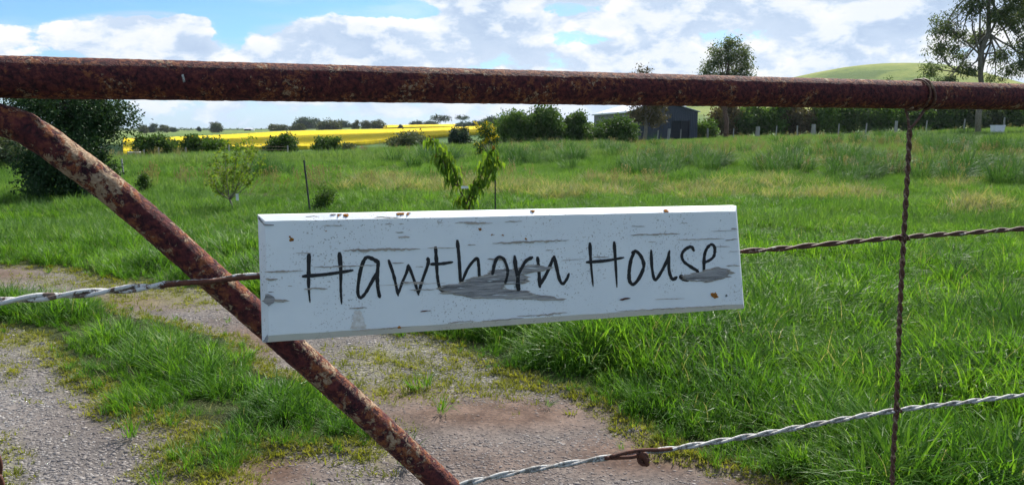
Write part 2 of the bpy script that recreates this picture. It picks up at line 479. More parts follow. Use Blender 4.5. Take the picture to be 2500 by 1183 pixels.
# radii / azimuths of the ground sheet
radii = np.concatenate([np.geomspace(0.25, 2.6, 14)[:-1], np.geomspace(2.6, 16, 230)[:-1], np.geomspace(16, 130, 120)[:-1], np.geomspace(130, 3500, 90)])
azs = np.concatenate([np.linspace(-180, -46, 28)[:-1], np.linspace(-46, 46, 460), np.linspace(46, 180, 28)[1:-1]])
AA, RR = np.meshgrid(np.radians(azs), radii)
gx, gy = (RR * np.sin(AA)).ravel(), (RR * np.cos(AA)).ravel()
gz = ter(gx, gy)
na, nr = len(azs), len(radii)
gd = np.full(len(gx), -9.0)
near = (np.hypot(gx, gy) < 40)
gd[near] = drive_d(gx[near], gy[near])
gz[near] -= sunk(gd[near])
ppx, ppy = to_px(gx, np.maximum(gy, 0.3), gz)
rr = np.hypot(gx, gy)
def mixc(a, b, t): return a * (1 - t[:, None]) + b * t[:, None]
one = np.ones((len(gx), 3))
n1, n2, n3 = fbm(gx * 0.6, gy * 0.6, 21), fbm(gx * 3, gy * 3, 22), fbm(gx * 0.05, gy * 0.05, 23)
soil = mixc(one * (0.045, 0.055, 0.02), one * (0.075, 0.10, 0.03), smooth(-0.5, 0.5, n2))
mead = mixc(one * (0.075, 0.125, 0.028), one * (0.13, 0.17, 0.05), smooth(-0.5, 0.5, n1 + 0.5 * n3))
mead = mixc(mead, one * (0.17, 0.165, 0.085), 0.25 * smooth(0.05, 0.5, n3 + 0.4 * n1) * smooth(25, 45, rr))
farc = mixc(one * (0.10, 0.17, 0.035), one * (0.17, 0.22, 0.07), smooth(-0.4, 0.5, fbm(gx * 0.008, gy * 0.02, 25)))
colr = mixc(soil, mead, smooth(9, 24, rr))
pend = np.interp(1250 + F * gx / np.maximum(gy, 0.5), [-500, 640, 900, 1000, 1150, 1300, 1600, 1750, 2600], [41, 43, 54, 57, 64, 74, 92, 112, 120])
colr = mixc(colr, one * (0.070, 0.140, 0.034), smooth(0, 3, gy - pend) * (1 - smooth(260, 300, rr)))
colr = mixc(colr, farc, smooth(260, 320, rr))
# gravel, red-brown dirt, low moss on the drive
grav = mixc(one * (0.110, 0.100, 0.094), one * (0.175, 0.160, 0.148), smooth(-0.5, 0.5, fbm(gx * 5, gy * 5, 31)))
dirt_m = np.clip(blobs(ppx, ppy, DIRT) * 1.2 + 0.25 * n2, 0, 1)
dirtc = mixc(one * (0.088, 0.056, 0.042), one * (0.155, 0.106, 0.082), smooth(-0.5, 0.5, fbm(gx * 8, gy * 8, 33)))
moss_m = np.clip(blobs(ppx, ppy, MOSS) * (0.75 + 0.7 * fbm(gx * 6, gy * 6, 35)) + 0.35 * (1 - smooth(0.02, 0.22, gd)) , 0, 1)
mossc = mixc(one * (0.12, 0.135, 0.030), one * (0.20, 0.195, 0.060), smooth(-0.5, 0.5, fbm(gx * 12, gy * 12, 36)))
dr = mixc(mixc(grav, dirtc, dirt_m), mossc, 0.65 * moss_m)
colr = np.where((gd > 0)[:, None], dr, colr)
idx = np.arange(na * nr).reshape(nr, na)
faces = np.stack([idx[:-1, :], np.roll(idx, -1, 1)[:-1, :], np.roll(idx, -1, 1)[1:, :], idx[1:, :]], -1).reshape(-1, 4)[:, ::-1]
fd = gd[faces].mean(1) > 0

def ground_mat(name, gravel):
    m, t = new_mat(name)
    at_ = t.n('ShaderNodeAttribute', attribute_name='Col')
    geo = t.n('ShaderNodeNewGeometry'); v = geo.outputs['Position']
    fine = t.noise(v, 45 if gravel else 9, 6, 0.7)
    if gravel:
        vo = t.n('ShaderNodeTexVoronoi', feature='F1', i_Vector=v, i_Scale=75.0)
        sh = t.math('ADD', t.math('MULTIPLY', vo.outputs['Color'], 0.9), 0.45)
        c = t.mix(1.0, at_.outputs[0], t.ramp(t.n('ShaderNodeSeparateColor', i_0=vo.outputs['Color']).outputs[0], [(0.0, (0.68, 0.68, 0.70)), (1.0, (1.22, 1.21, 1.19))]), 'MULTIPLY')
        h = t.math('ADD', t.math('SUBTRACT', 1.0, vo.outputs['Distance']), t.math('MULTIPLY', fine, 0.6))
        bm = bump(t, fine, 0.4, 0.004)
    else:
        c = t.mix(1.0, at_.outputs[0], t.ramp(fine, [(0.3, (0.55, 0.58, 0.55)), (0.7, (1.35, 1.3, 1.2))]), 'MULTIPLY')
        bm = bump(t, t.noise(v, 1.6, 8, 0.75), 1.0, 0.35)
    p = t.n('ShaderNodeBsdfPrincipled', i_Base_Color=c, i_Roughness=0.95)
    p.inputs['Specular IOR Level'].default_value = 0.15
    t.set(p.inputs['Normal'], bm)
    finish(t, p); return m
M['ground'] = ground_mat('ground', False)
M['drive'] = ground_mat('drive', True)

def sheet(name, fsel, mat):
    used = np.unique(fsel); rem = np.full(len(gx), -1); rem[used] = np.arange(len(used))
    o = mesh_obj(name, np.stack([gx, gy, gz], 1)[used], rem[fsel], mat, smooth=True)
    ca = o.data.color_attributes.new('Col', 'FLOAT_COLOR', 'POINT')
    ca.data.foreach_set('color', np.concatenate([colr[used], np.ones((len(used), 1))], 1).astype(np.float32).ravel())
    return o
tag(sheet('ground', faces[~fd], M['ground']), 'green paddock ground running out to the far fields', kind='structure')
tag(sheet('driveway', faces[fd], M['drive']), 'grey gravel driveway with mossy and red-brown dirt patches', kind='structure')

# ------------------------------------------------------------------ hill
def build_hill():
    c = at(2165, 312, 820)
    n = 90; xs = np.linspace(-430, 430, n); u, v = np.meshgrid(xs, xs)
    rr_ = np.hypot(u / np.where(u > 0, 0.66, 1.12), v * 0.8)
    h = 65.5 * np.exp(-(rr_ / 182.0) ** 2.15) - 3.0 + 1.2 * fbm(u * 0.012, v * 0.012, 41) - 25.0 * smooth(330, 460, np.hypot(u, v))
    vs = np.stack([u + c[0], v + c[1], h + ter1(c[0], c[1])], -1).reshape(-1, 3)
    i = np.arange(n * n).reshape(n, n)
    f = np.stack([i[:-1, :-1], i[:-1, 1:], i[1:, 1:], i[1:, :-1]], -1).reshape(-1, 4)
    m, t = new_mat('hill_grass')
    geo = t.n('ShaderNodeNewGeometry'); p_ = geo.outputs['Position']
    a = t.noise(p_, 0.012, 4, 0.55, 0.3); b = t.noise(p_, 0.16, 6, 0.7)
    cc = t.ramp(t.math('ADD', t.math('MULTIPLY', a, 0.75), t.math('MULTIPLY', b, 0.3)), [(0.40, (0.075, 0.125, 0.025)), (0.50, (0.15, 0.20, 0.036)), (0.62, (0.24, 0.26, 0.06))])
    s = t.n('ShaderNodeBsdfPrincipled', i_Base_Color=cc, i_Roughness=1.0)
    s.inputs['Specular IOR Level'].default_value = 0.1
    t.set(s.inputs['Normal'], bump(t, b, 0.7, 2.0))
    finish(t, s)
    tag(mesh_obj('hill', vs, f, m, smooth=True), 'rounded green grassy hill on the skyline', kind='structure')
build_hill()

# ------------------------------------------------------------------ canola
def canola_mat():
    m, t = new_mat('canola')
    geo = t.n('ShaderNodeNewGeometry'); v = geo.outputs['Position']
    nz = t.noise(t.vmath('MULTIPLY', v, (0.5, 0.2, 1.0)), 1.6, 6, 0.7)
    n2_ = t.noise(t.vmath('MULTIPLY', v, (0.02, 0.05, 0.1)), 1.0, 4, 0.6)
    f = t.math('ADD', t.math('MULTIPLY', nz, 0.6), t.math('MULTIPLY', n2_, 0.4))
    top = t.ramp(f, [(0.30, (0.38, 0.30, 0.004)), (0.5, (0.68, 0.50, 0.003)), (0.7, (0.76, 0.57, 0.006))])
    # stems show green on the flanks of the crop
    hgt = t.n('ShaderNodeAttribute', attribute_name='stem')
    c = t.mix(hgt.outputs['Fac'], top, (0.07, 0.12, 0.02, 1))
    p = t.n('ShaderNodeBsdfPrincipled', i_Base_Color=c, i_Roughness=0.9)
    p.inputs['Specular IOR Level'].default_value = 0.1
    t.set(p.inputs['Normal'], bump(t, nz, 1.0, 0.5))
    finish(t, p); return m
M['canola'] = canola_mat()
def canola(name, nearp, farp, nu, nv, label):
    a = np.array([at(*p)[:2] for p in nearp]); b = np.array([at(*p)[:2] for p in farp])
    ta = np.linspace(0, 1, len(a)); tu = np.linspace(0, 1, nu)
    A = np.stack([np.interp(tu, ta, a[:, k]) for k in (0, 1)], 1); B = np.stack([np.interp(tu, np.linspace(0, 1, len(b)), b[:, k]) for k in (0, 1)], 1)
    tv = np.linspace(0, 1, nv) ** 1.25
    P = A[None] * (1 - tv)[:, None, None] + B[None] * tv[:, None, None]
    x, y = P[..., 0].ravel(), P[..., 1].ravel()
    z = ter(x, y) + CROP + 0.14 * fbm(x * 0.9, y * 0.9, 51, 3) + R.normal(0, 0.05, len(x))
    top = np.stack([x, y, z], 1)
    i = np.arange(nu * nv).reshape(nv, nu)
    f = [np.stack([i[:-1, :-1], i[:-1, 1:], i[1:, 1:], i[1:, :-1]], -1).reshape(-1, 4)]
    rim = np.concatenate([i[0, :], i[1:, -1], i[-1, :-1][::-1], i[1:-1, 0][::-1]])
    skirt = top[rim].copy(); skirt[:, 2] -= CROP + 0.3
    k = len(rim); j = np.arange(k) + len(top)
    f.append(np.stack([rim, j, np.roll(j, -1), np.roll(rim, -1)], 1))
    o = mesh_obj(name, np.concatenate([top, skirt]), np.concatenate(f), M['canola'], smooth=True)
    st = o.data.attributes.new('stem', 'FLOAT', 'POINT')
    st.data.foreach_set('value', np.concatenate([np.zeros(len(top)), np.ones(k)]).astype(np.float32))
    tag(o, label, kind='stuff')
canola('canola_field', [(300, 366, 130), (430, 361, 140), (750, 356, 150), (900, 344, 165), (1050, 330, 190), (1165, 322, 205), (1310, 317, 215)],
       [(300, 337, 330), (430, 334, 335), (560, 328, 350), (700, 320, 380), (1000, 313.5, 420), (1165, 308, 440), (1310, 303, 450)], 420, 130,
       'broad bright yellow flowering canola crop beyond the paddock')
canola('canola_strip', [(935, 312, 520), (1125, 309.5, 540), (1310, 309, 540)], [(935, 305.5, 640), (1125, 302.5, 660), (1310, 303, 660)], 160, 40,
       'narrow far strip of yellow canola under the dark trees')

# ------------------------------------------------------------------ gate
DL, DR = F * 0.0603 / 103.0, F * 0.0603 / 62.5
def at_depth(px, py, d):
    return np.array([0, 0, EYE]) + ray(px, py) * d
PL, PR = at_depth(0, 189, DL), at_depth(2500, 236, DR)
RAILZ = 0.5 * (PL[2] + PR[2])
GU = np.array([PR[0] - PL[0], PR[1] - PL[1], 0.0]); GU /= np.linalg.norm(GU)      # along the gate
GN = np.array([GU[1], -GU[0], 0.0])                                                # towards the camera
GO = np.array([PL[0], PL[1], 0.0])
def on_gate(px, py, off=0.0):
    d = ray(px, py); o = np.array([0, 0, EYE]); p0 = GO + GN * off
    return o + d * (np.dot(p0 - o, GN) / np.dot(d, GN))
def gpt(s, z, off=0.0): return GO + GU * s + GN * off + np.array([0, 0, z])
def gs(p): return float(np.dot(p - GO, GU))

gate = empty('gate', tuple(gpt(-0.45, 0.0)))
tag(gate, 'rusty brown pipe farm gate with curved brace and twisted wire infill', 'gate')

def pipe(name, pts, r, mat, sides=20, rough=0.02, seed=1, parent=gate):
    """pipe with a corroded, slightly lumpy skin"""
    pts = np.asarray(pts, float); k = len(pts)
    t = np.gradient(pts, axis=0); t /= np.linalg.norm(t, axis=1)[:, None]
    s = np.concatenate([[0], np.cumsum(np.linalg.norm(np.diff(pts, axis=0), axis=1))])
    ang = np.arange(sides) / sides * 2 * math.pi
    vs = np.empty((k, sides, 3))
    for i in range(k):
        a = np.cross(t[i], GN); a /= np.linalg.norm(a); b = np.cross(a, t[i])
        q = rough * (fbm(s[i] * 60 + 0 * ang, ang * 3.0, seed, 3) + 0.7 * fbm(s[i] * 190 + 0 * ang, ang * 7.0, seed + 5, 2))
        rr_ = r * (1 + q)
        vs[i] = pts[i] + (np.cos(ang) * rr_)[:, None] * a + (np.sin(ang) * rr_)[:, None] * b
    i = np.arange(k * sides).reshape(k, sides)
    f = np.stack([i[:-1], np.roll(i, -1, 1)[:-1], np.roll(i, -1, 1)[1:], i[1:]], -1).reshape(-1, 4)
    o = mesh_obj(name, vs.reshape(-1, 3), f, mat, parent, smooth=True)
    dn = o.data.attributes.new('down', 'FLOAT', 'POINT'); dn.data.foreach_set('value', np.tile(np.cos(ang), k).astype(np.float32))
    return o
def lerp3(a, b, n): t = np.linspace(0, 1, n)[:, None]; return np.asarray(a) * (1 - t) + np.asarray(b) * t

S0, S1 = -0.45, 3.1
RR_ = 0.03015
pipe('top_rail', lerp3(gpt(S0, RAILZ), gpt(S1, RAILZ), 1500), RR_, M['rust_rail'], 28, 0.022, 61)
pipe('bottom_rail', lerp3(gpt(S0, 0.17), gpt(S1, 0.17), 300), RR_, M['rust_rail'], 16, 0.02, 62)
pipe('end_post', lerp3(gpt(S0, 0.14), gpt(S0, RAILZ + 0.03), 200), RR_ * 1.02, M['rust_rail'], 16, 0.02, 63)
pipe('end_post', lerp3(gpt(S1, 0.14), gpt(S1, RAILZ + 0.03), 200), RR_ * 1.02, M['rust_rail'], 16, 0.02, 64)
brace_px = [(0, 293), (93, 332), (160, 379), (302, 487), (545, 700), (723, 857), (878, 996), (1082, 1180)]
bp = [on_gate(*p) for p in brace_px]
dirb = (bp[-1] - bp[-3]) / np.linalg.norm(bp[-1] - bp[-3])
tz = (0.20 - bp[-1][2]) / dirb[2]
bp = [gpt(S0 + 0.03, bp[0][2] + 0.055), gpt(gs(bp[0]) - 0.18, bp[0][2] + 0.045)] + bp + [bp[-1] + dirb * tz]
pipe('brace', crom(bp, 110), 0.0232, M['rust_brace'], 24, 0.03, 65)
# the flake of pale paint left on the rail
fl = MB(); a = [on_gate(px, py, RR_ * 0.97) for px, py in ((443, 183), (448, 181), (453, 200), (447, 202))]
fl.add(np.array(a) + GN * 0.0012, [(0, 1, 2, 3)]); fl.build('paint_flake', M['wire_grey'], gate)

def twisted(name, pts, strand, pitch, mat, r_off=None, parent=gate, phase=0.0, per=0.006):
    """two strands wound round each other along a path"""
    pts = np.asarray(pts, float)
    s = np.concatenate([[0], np.cumsum(np.linalg.norm(np.diff(pts, axis=0), axis=1))])
    n = int(s[-1] / per) + 2; q = np.linspace(0, s[-1], n)
    c = np.stack([np.interp(q, s, pts[:, k]) for k in range(3)], 1)
    t = np.gradient(c, axis=0); t /= np.linalg.norm(t, axis=1)[:, None]
    b = np.cross(t, GN); b /= np.linalg.norm(b, axis=1)[:, None]
    r_off = strand * 0.92 if r_off is None else r_off
    ph = q / pitch * 2 * math.pi + phase + 0.8 * np.sin(q * 9.0) * 0.4
    for k in (0, math.pi):
        m = MB(); m.tube(c + (np.cos(ph + k) * r_off)[:, None] * b + (np.sin(ph + k) * r_off)[:, None] * GN, strand, 8)
        m.build(name, mat, parent, smooth=True)
def gpath(pxs, off=0.0): return np.array([on_gate(*p, off) for p in pxs])
mid_l = gpath([(-500, 790), (0, 735), (200, 716), (400, 696)], 0.026)
twisted('wire_strand', crom(mid_l, 20), 0.0036, 0.115, M['wire_white'])
# flattened run of the wire across the brace, tucked behind the sign
m_ = MB(); q = crom(gpath([(392, 697), (440, 692), (520, 686), (580, 679), (650, 674)], 0.0275), 14)
m_.tube(q, 0.0040, 8, jitter=0.05); m_.build('wire_strand', M['rust_plain'], gate, True)
m_ = MB(); q = crom(gpath([(396, 690), (440, 688), (520, 684), (580, 673), (650, 668)], 0.0255), 14)
m_.tube(q, 0.0032, 8, jitter=0.05); m_.build('wire_strand', M['wire_white'], gate, True)
mid_r = gpath([(640, 676), (1200, 646), (1812, 613), (2000, 597), (2210, 578), (2350, 569), (2500, 558), (2900, 535)], 0.0)
twisted('wire_strand', crom(mid_r, 20), 0.0033, 0.13, M['wire_rust'])
low = gpath([(1085, 1193), (1190, 1166), (1300, 1145), (1500, 1113), (1640, 1094), (1850, 1060), (2020, 1029), (2190, 1000), (2350, 981), (2500, 963), (2900, 920)], 0.006)
twisted('wire_strand', crom(low, 20), 0.0033, 0.135, M['wire_grey'], phase=1.0)
ver = gpath([(2221, 308), (2217, 400), (2211, 500), (2206, 590), (2198, 740), (2192, 900), (2188, 1000), (2182, 1090), (2178, 1190), (2168, 1420)], 0.008)
twisted('wire_strand', crom(ver, 20), 0.0033, 0.052, M['wire_rust_dark'])
lef = gpath([(-50, 700), (-34, 1000), (-21, 1080), (-12, 1125), (-5, 1160), (-4, 1190), (10, 1500)], 0.004)
twisted('wire_strand', crom(lef, 20), 0.0048, 0.09, M['rust_plain'])
# the stay's two ends looped over the top rail
def loop_over(px_top, px_low, seed):
    s_top = gs(on_gate(*px_top)); low_p = on_gate(*px_low, 0.012)
    ang = np.linspace(-2.2, 2.35, 40)
    c = [gpt(s_top + 0.010 * math.sin(a * 0.5), RAILZ + (RR_ + 0.004) * math.cos(a), (RR_ + 0.004) * math.sin(a)) for a in ang]
    return c
for (pt, join_, side) in (((2214, 232), (2219, 312), -1), ((2251, 232), (2224, 312), 1)):
    s0 = gs(on_gate(*pt))
    ang = np.linspace(3.6, -1.9 if side > 0 else 1.9, 36)
    arc = [gpt(s0 + (0.004 if side > 0 else 0.0) * math.sin(2 * a), RAILZ - (RR_ + 0.0035) * math.cos(a), (RR_ + 0.0035) * math.sin(a)) for a in (np.linspace(0.25, 6.0, 44) if side > 0 else np.linspace(0.0, 0.6, 6))]
    j = on_gate(*join_, 0.008)
    pth = [j, j * 0.5 + arc[0] * 0.5 + GN * 0.002] + arc
    m_ = MB(); m_.tube(crom(np.array(pth), 4), 0.0029, 8, jitter=0.06); m_.build('stay_loop', M['wire_rust_dark'], gate, True)
m_ = MB(); s0 = gs(on_gate(2238, 232))
m_.tube(np.array([gpt(s0 + 0.003 * math.sin(a), RAILZ + (RR_ + 0.003) * math.cos(a), (RR_ + 0.003) * math.sin(a)) for a in np.linspace(0, 2 * math.pi, 40)]), 0.0022, 8)
m_.build('stay_loop', M['wire_rust_dark'], gate, True)
# wire ties where the stay crosses
def tie(px, py, r=0.0085, turns=1.6, mat='wire_rust_dark', tilt=0.4):
    c = on_gate(px, py, 0.006); a = np.linspace(0, turns * 2 * math.pi, 40)
    up = np.array([0, 0, 1.0]); ax = GU * math.cos(tilt) + up * math.sin(tilt); bx = -GU * math.sin(tilt) + up * math.cos(tilt)
    p = c + (np.cos(a) * r)[:, None] * bx + (np.sin(a) * r)[:, None] * GN + (np.linspace(-0.008, 0.008, 40))[:, None] * ax
    m_ = MB(); m_.tube(p, 0.0022, 6); m_.build('wire_tie', M[mat], gate, True)
tie(2206, 580); tie(2206, 582, 0.009, 1.2, 'wire_rust_dark', -0.7); tie(2189, 1002, 0.0085, 1.5, 'wire_rust', 0.5); tie(2190, 1003, 0.009, 1.0, 'wire_rust_dark', -0.8)
# rusty toggle hanging from the low wire
kn = MB()
c0 = on_gate(1571, 1108, 0.012)
kn.tube(crom(np.array([on_gate(x, y, 0.014) for x, y in ((1478, 1117), (1510, 1116), (1545, 1114), (1565, 1107))]), 6), 0.0042, 8)
kn.tube(crom(np.array([on_gate(x, y, 0.017) for x, y in ((1490, 1114), (1540, 1101), (1580, 1097), (1612, 1097), (1640, 1094))]), 6), 0.0040, 8)
a = np.linspace(0, 4 * math.pi, 36); ce = on_gate(1569, 1118, 0.012)
kn.tube(ce + (np.cos(a) * 0.0085)[:, None] * GU + (np.sin(a) * 0.0105)[:, None] * np.array([0, 0, 1.0]) + (np.linspace(-0.004, 0.007, 36))[:, None] * GN, 0.0040, 8)
kn.tube(crom(np.array([on_gate(x, y, 0.018) for x, y in ((1560, 1104), (1572, 1116), (1580, 1134))]), 6), [0.0065] * 6 + [0.006] * 5 + [0.0055] * 2, 8)
kn.build('wire_knot', M['rust_plain'], gate, True)

# ------------------------------------------------------------------ name board
def on_sign(px, py, off=0.0): return on_gate(px, py, 0.050 + off)
so = on_sign(1220, 670)
sign = empty('name_board', tuple(so - GN * 0.02))
sign.rotation_euler = (0, 0, math.atan2(GU[1], GU[0]))
tag(sign, 'white peeling timber board with black hand-painted lettering fixed to the gate', 'sign')
_inv = np.array([[GU[0], GU[1], 0], [-GU[1], GU[0], 0], [0, 0, 1.0]])
def sign_mesh(name, verts, faces, mat, parent=None, smooth_=False, kind=None):
    v = (np.asarray(verts, float) - absloc(sign)) @ _inv.T
    me = bpy.data.meshes.new(name); me.from_pydata([tuple(p) for p in v], [], [tuple(f) for f in faces])
    me.materials.append(mat)
    o = bpy.data.objects.new(name, me); o.parent = parent or sign
    return link(o)
OUT = [(630, 525), (1798, 502), (1817, 752), (641, 836)]
INN = [(647, 540), (1796, 515.5), (1814.5, 741), (657, 819)]
front = [on_gate(*p, 0.050) for p in INN]
rim = [on_gate(*p, 0.038) for p in OUT]
back = [p - GN * 0.012 for p in rim]
vs = []
NB = 60
def edge(a, b, n, wob, nrm):
    q = lerp3(a, b, n); return q + wob * fbm(np.linspace(0, n * 0.35, n), np.zeros(n), 71, 3)[:, None] * nrm
up = np.array([0, 0, 1.0])
f_top, f_bot = edge(front[0], front[1], NB, 0.0006, up), edge(front[3], front[2], NB, 0.0009, up)
r_top, r_bot = edge(rim[0], rim[1], NB, 0.0005, up), edge(rim[3], rim[2], NB, 0.0006, up)
b_top, b_bot = lerp3(back[0], back[1], NB), lerp3(back[3], back[2], NB)
rows = [b_top, r_top, f_top, f_bot, r_bot, b_bot]
vs = np.concatenate(rows); fs = []
for a_ in range(5):
    for k in range(NB - 1):
        fs.append((a_ * NB + k, a_ * NB + k + 1, (a_ + 1) * NB + k + 1, (a_ + 1) * NB + k)[::-1])
for k in range(NB - 1): fs.append((5 * NB + k, 5 * NB + k + 1, k + 1, k)[::-1])
L_ = [r * NB for r in range(6)]; E_ = [r * NB + NB - 1 for r in range(6)]
for e, rev in ((L_, False), (E_, True)):
    for q in ((e[1], e[2], e[3], e[4]), (e[0], e[1], e[4], e[5])): fs.append(q if not rev else q[::-1])
board = sign_mesh('board', vs, fs, M['sign_paint'])

def cpx(k, x, y):
    return ((600 if k == 5 else 1200) + x / 3.1125, 480 + y / 3.1125)
def ribbon(strokes, w_px=8.8, lift=0.0006):
    vs, fs = [], []
    for si, (k, pts, *ww) in enumerate(strokes):
        p = crom(np.array([cpx(k, *q) for q in pts]), 7)
        w0, w1 = ww if ww else (1.0, 0.8)
        n = len(p); t = np.gradient(p, axis=0); t /= np.linalg.norm(t, axis=1)[:, None] + 1e-9
        nr_ = np.stack([-t[:, 1], t[:, 0]], 1)
        wd = np.linspace(w0, w1, n) * w_px * 0.5 * (1 + 0.26 * fbm(np.linspace(0, n * 0.6, n), np.full(n, si * 3.3 + pts[0][0]), 81, 2))
        wd[0] *= 0.55; wd[-1] *= 0.45; wd[1] *= 0.95
        p[0] -= t[0] * w_px * 0.3; p[-1] += t[-1] * w_px * 0.25
        b0 = len(vs)
        for i in range(n):
            vs.append(on_sign(*(p[i] + nr_[i] * wd[i]), lift + si * 0.00012)); vs.append(on_sign(*(p[i] - nr_[i] * wd[i]), lift + si * 0.00012))
        for i in range(n - 1): fs.append((b0 + 2 * i, b0 + 2 * i + 1, b0 + 2 * i + 3, b0 + 2 * i + 2))
    return vs, fs
LETTERS = [
    [(5, [(480, 435), (478, 560), (478, 690), (488, 798)], 1.35, 0.5), (5, [(712, 428), (722, 560), (722, 700), (728, 810)], 1.25, 0.5), (5, [(435, 604), (600, 590), (720, 573), (812, 558)], 1.0, 0.8)],
    [(5, [(1008, 497), (960, 470), (915, 462), (880, 530), (858, 640), (852, 730), (872, 766), (910, 730), (950, 660), (1000, 570)], 1.1, 0.9), (5, [(1008, 490), (1000, 600), (1004, 690), (1018, 762)], 1.0, 1.0)],
    [(5, [(1087, 485), (1125, 600), (1158, 748)], 1.1, 0.7), (5, [(1158, 740), (1190, 650), (1222, 575), (1235, 520)], 0.7, 0.9), (5, [(1236, 520), (1275, 620), (1313, 742)], 0.9, 0.7), (5, [(1313, 735), (1340, 640), (1385, 510), (1383, 465)], 0.7, 1.0)],
    [(5, [(1442, 385), (1450, 500), (1456, 600), (1470, 680), (1495, 715), (1525, 724)], 1.0, 0.8), (5, [(1410, 512), (1490, 508), (1570, 496)], 1.0, 0.7)],
    [(5, [(1608, 335), (1622, 480), (1632, 655)], 1.0, 0.8), (5, [(1640, 655), (1690, 540), (1755, 468), (1770, 520), (1775, 608)], 0.8, 0.8)],
    [(6, [(8, 585), (25, 505), (50, 460), (90, 470), (120, 540), (122, 590), (105, 655)], 0.9, 0.7)],
    [(6, [(176, 452), (185, 540), (200, 600), (200, 670), (208, 708)], 1.0, 1.2), (6, [(203, 590), (235, 530), (265, 485), (310, 460)], 0.8, 1.0)],
    [(6, [(350, 462), (360, 560), (368, 685)], 0.9, 1.0), (6, [(368, 670), (420, 580), (475, 452)], 0.9, 0.9), (6, [(477, 455), (500, 560), (518, 630), (542, 660), (572, 625), (588, 585)], 1.0, 0.7)],
    [(6, [(748, 355), (755, 500), (772, 675)], 1.0, 0.5), (6, [(932, 347), (943, 500), (953, 682)], 1.0, 0.5), (6, [(725, 497), (870, 485), (1002, 462)], 0.9, 0.7)],
    [(6, [(1085, 420), (1060, 480), (1046, 570), (1050, 640), (1078, 664), (1120, 620), (1157, 530), (1140, 460), (1100, 415), (1068, 425)], 1.0, 0.9)],
    [(6, [(1213, 410), (1220, 540), (1243, 630), (1290, 570), (1335, 480), (1352, 412)], 0.9, 0.8), (6, [(1348, 440), (1350, 560), (1375, 625), (1408, 610)], 0.8, 0.9)],
    [(6, [(1537, 408), (1518, 380), (1472, 400), (1446, 442), (1462, 492), (1520, 535), (1560, 560), (1570, 582)], 0.8, 0.8), (6, [(1492, 634), (1455, 622), (1436, 600)], 1.0, 1.3)],
    [(6, [(1614, 575), (1618, 450), (1640, 388), (1675, 362), (1697, 392), (1690, 450), (1660, 480), (1620, 498)], 0.8, 0.8)],
]
def late(fs_sel): return fs_sel
for k_, L in enumerate(LETTERS):
    v_, f_ = ribbon(L, lift=0.0022 if k_ in (5, 6) else 0.0006); sign_mesh('letter', v_, f_, M['ink'], board)

def patch_poly(k, pts, lift=0.0018, jag=1.6, name='peeled_patch', mat='bare_wood', per=9):
    """ragged patch: outline points broken into steps along the grain"""
    p = np.array([cpx(k, *q) for q in pts]); out = []
    for a_, b_ in zip(p, np.roll(p, -1, 0)):
        n = max(2, int(np.linalg.norm(b_ - a_) / 3.5))
        for t in np.arange(n) / n: out.append(a_ * (1 - t) + b_ * t + R.normal(0, (jag, jag * 0.35)))
    out = np.array(out); c = out.mean(0)
    import mathutils
    from mathutils.geometry import tessellate_polygon
    tri = tessellate_polygon([[Vector((x, y, 0)) for x, y in out]])
    sign_mesh(name, [on_sign(x, y, lift) for x, y in out], [t[::-1] for t in tri], M[mat], board)
def splinter_patch(k, pts, lift=0.0014):
    """bare timber where paint has lifted: narrow runs along the grain with broken ends"""
    p = np.array([cpx(k, *q) for q in pts]); slope = -0.028
    sk = p.copy(); sk[:, 1] -= slope * (p[:, 0] - p[:, 0].mean()); cx = p[:, 0].mean()
    vs, fs, ve, fe, vc, fc = [], [], [], [], [], []
    y = sk[:, 1].min() - 0.5
    while y < sk[:, 1].max() + 0.5:
        h = R.uniform(1.1, 2.6); ym = y + h / 2; xs = []
        for (x0, y0), (x1, y1) in zip(sk, np.roll(sk, -1, 0)):
            if (y0 > ym) != (y1 > ym): xs.append(x0 + (ym - y0) / (y1 - y0) * (x1 - x0))
        xs.sort()
        for xa, xb in zip(xs[::2], xs[1::2]):
            xa += R.normal(-2, 7); xb += R.normal(2, 7)
            if xb - xa < 6: continue
            lf = lift + R.uniform(0, 0.0004); n = max(4, int((xb - xa) / 9)); t = np.linspace(0, 1, n); x = xa + (xb - xa) * t
            end = np.clip(np.minimum(t, 1 - t) * (xb - xa) / R.uniform(3, 12), 0.05, 1)
            for (V, Fc, gr, l2) in ((vs, fs, 0.55, lf), (ve, fe, 1.35, lift - 0.0005)):
                xx = x if Fc is fs else np.interp(t, [0, 1], [xa - 2.2, xb + 2.2])
                up_ = ym - (h * gr + R.uniform(-0.25, 0.25, n)) * end; lo_ = ym + (h * gr + R.uniform(-0.25, 0.25, n)) * end
                b0 = len(V)
                for q in range(n):
                    sy = slope * (xx[q] - cx); V.append(on_sign(xx[q], up_[q] + sy, l2)); V.append(on_sign(xx[q], lo_[q] + sy, l2))
                Fc += [(b0 + 2 * q, b0 + 2 * q + 1, b0 + 2 * q + 3, b0 + 2 * q + 2) for q in range(n - 1)]
            if R.uniform() < 0.22 and xb - xa > 60:      # a splinter of paint still holding on
                xm = R.uniform(xa + 10, xb - 30); ln = R.uniform(8, 34); sy = slope * (xm - cx); b0 = len(vc)
                for q in ((0, -0.2), (ln * 0.4, -0.9), (ln, 0.1), (ln * 0.5, 0.8)): vc.append(on_sign(xm + q[0], ym + q[1] + sy + slope * q[0], lift + 0.0008))
                fc.append((b0, b0 + 3, b0 + 2, b0 + 1))
        y += h
    sign_mesh('undercoat_edge', ve, fe, M['undercoat'], board); o = sign_mesh('peeled_patch', vs, fs, M['bare_wood'], board); o['kind'] = 'stuff'
    if vc: q = sign_mesh('paint_splinter', vc, fc, M['sign_paint'], board); q['kind'] = 'stuff'
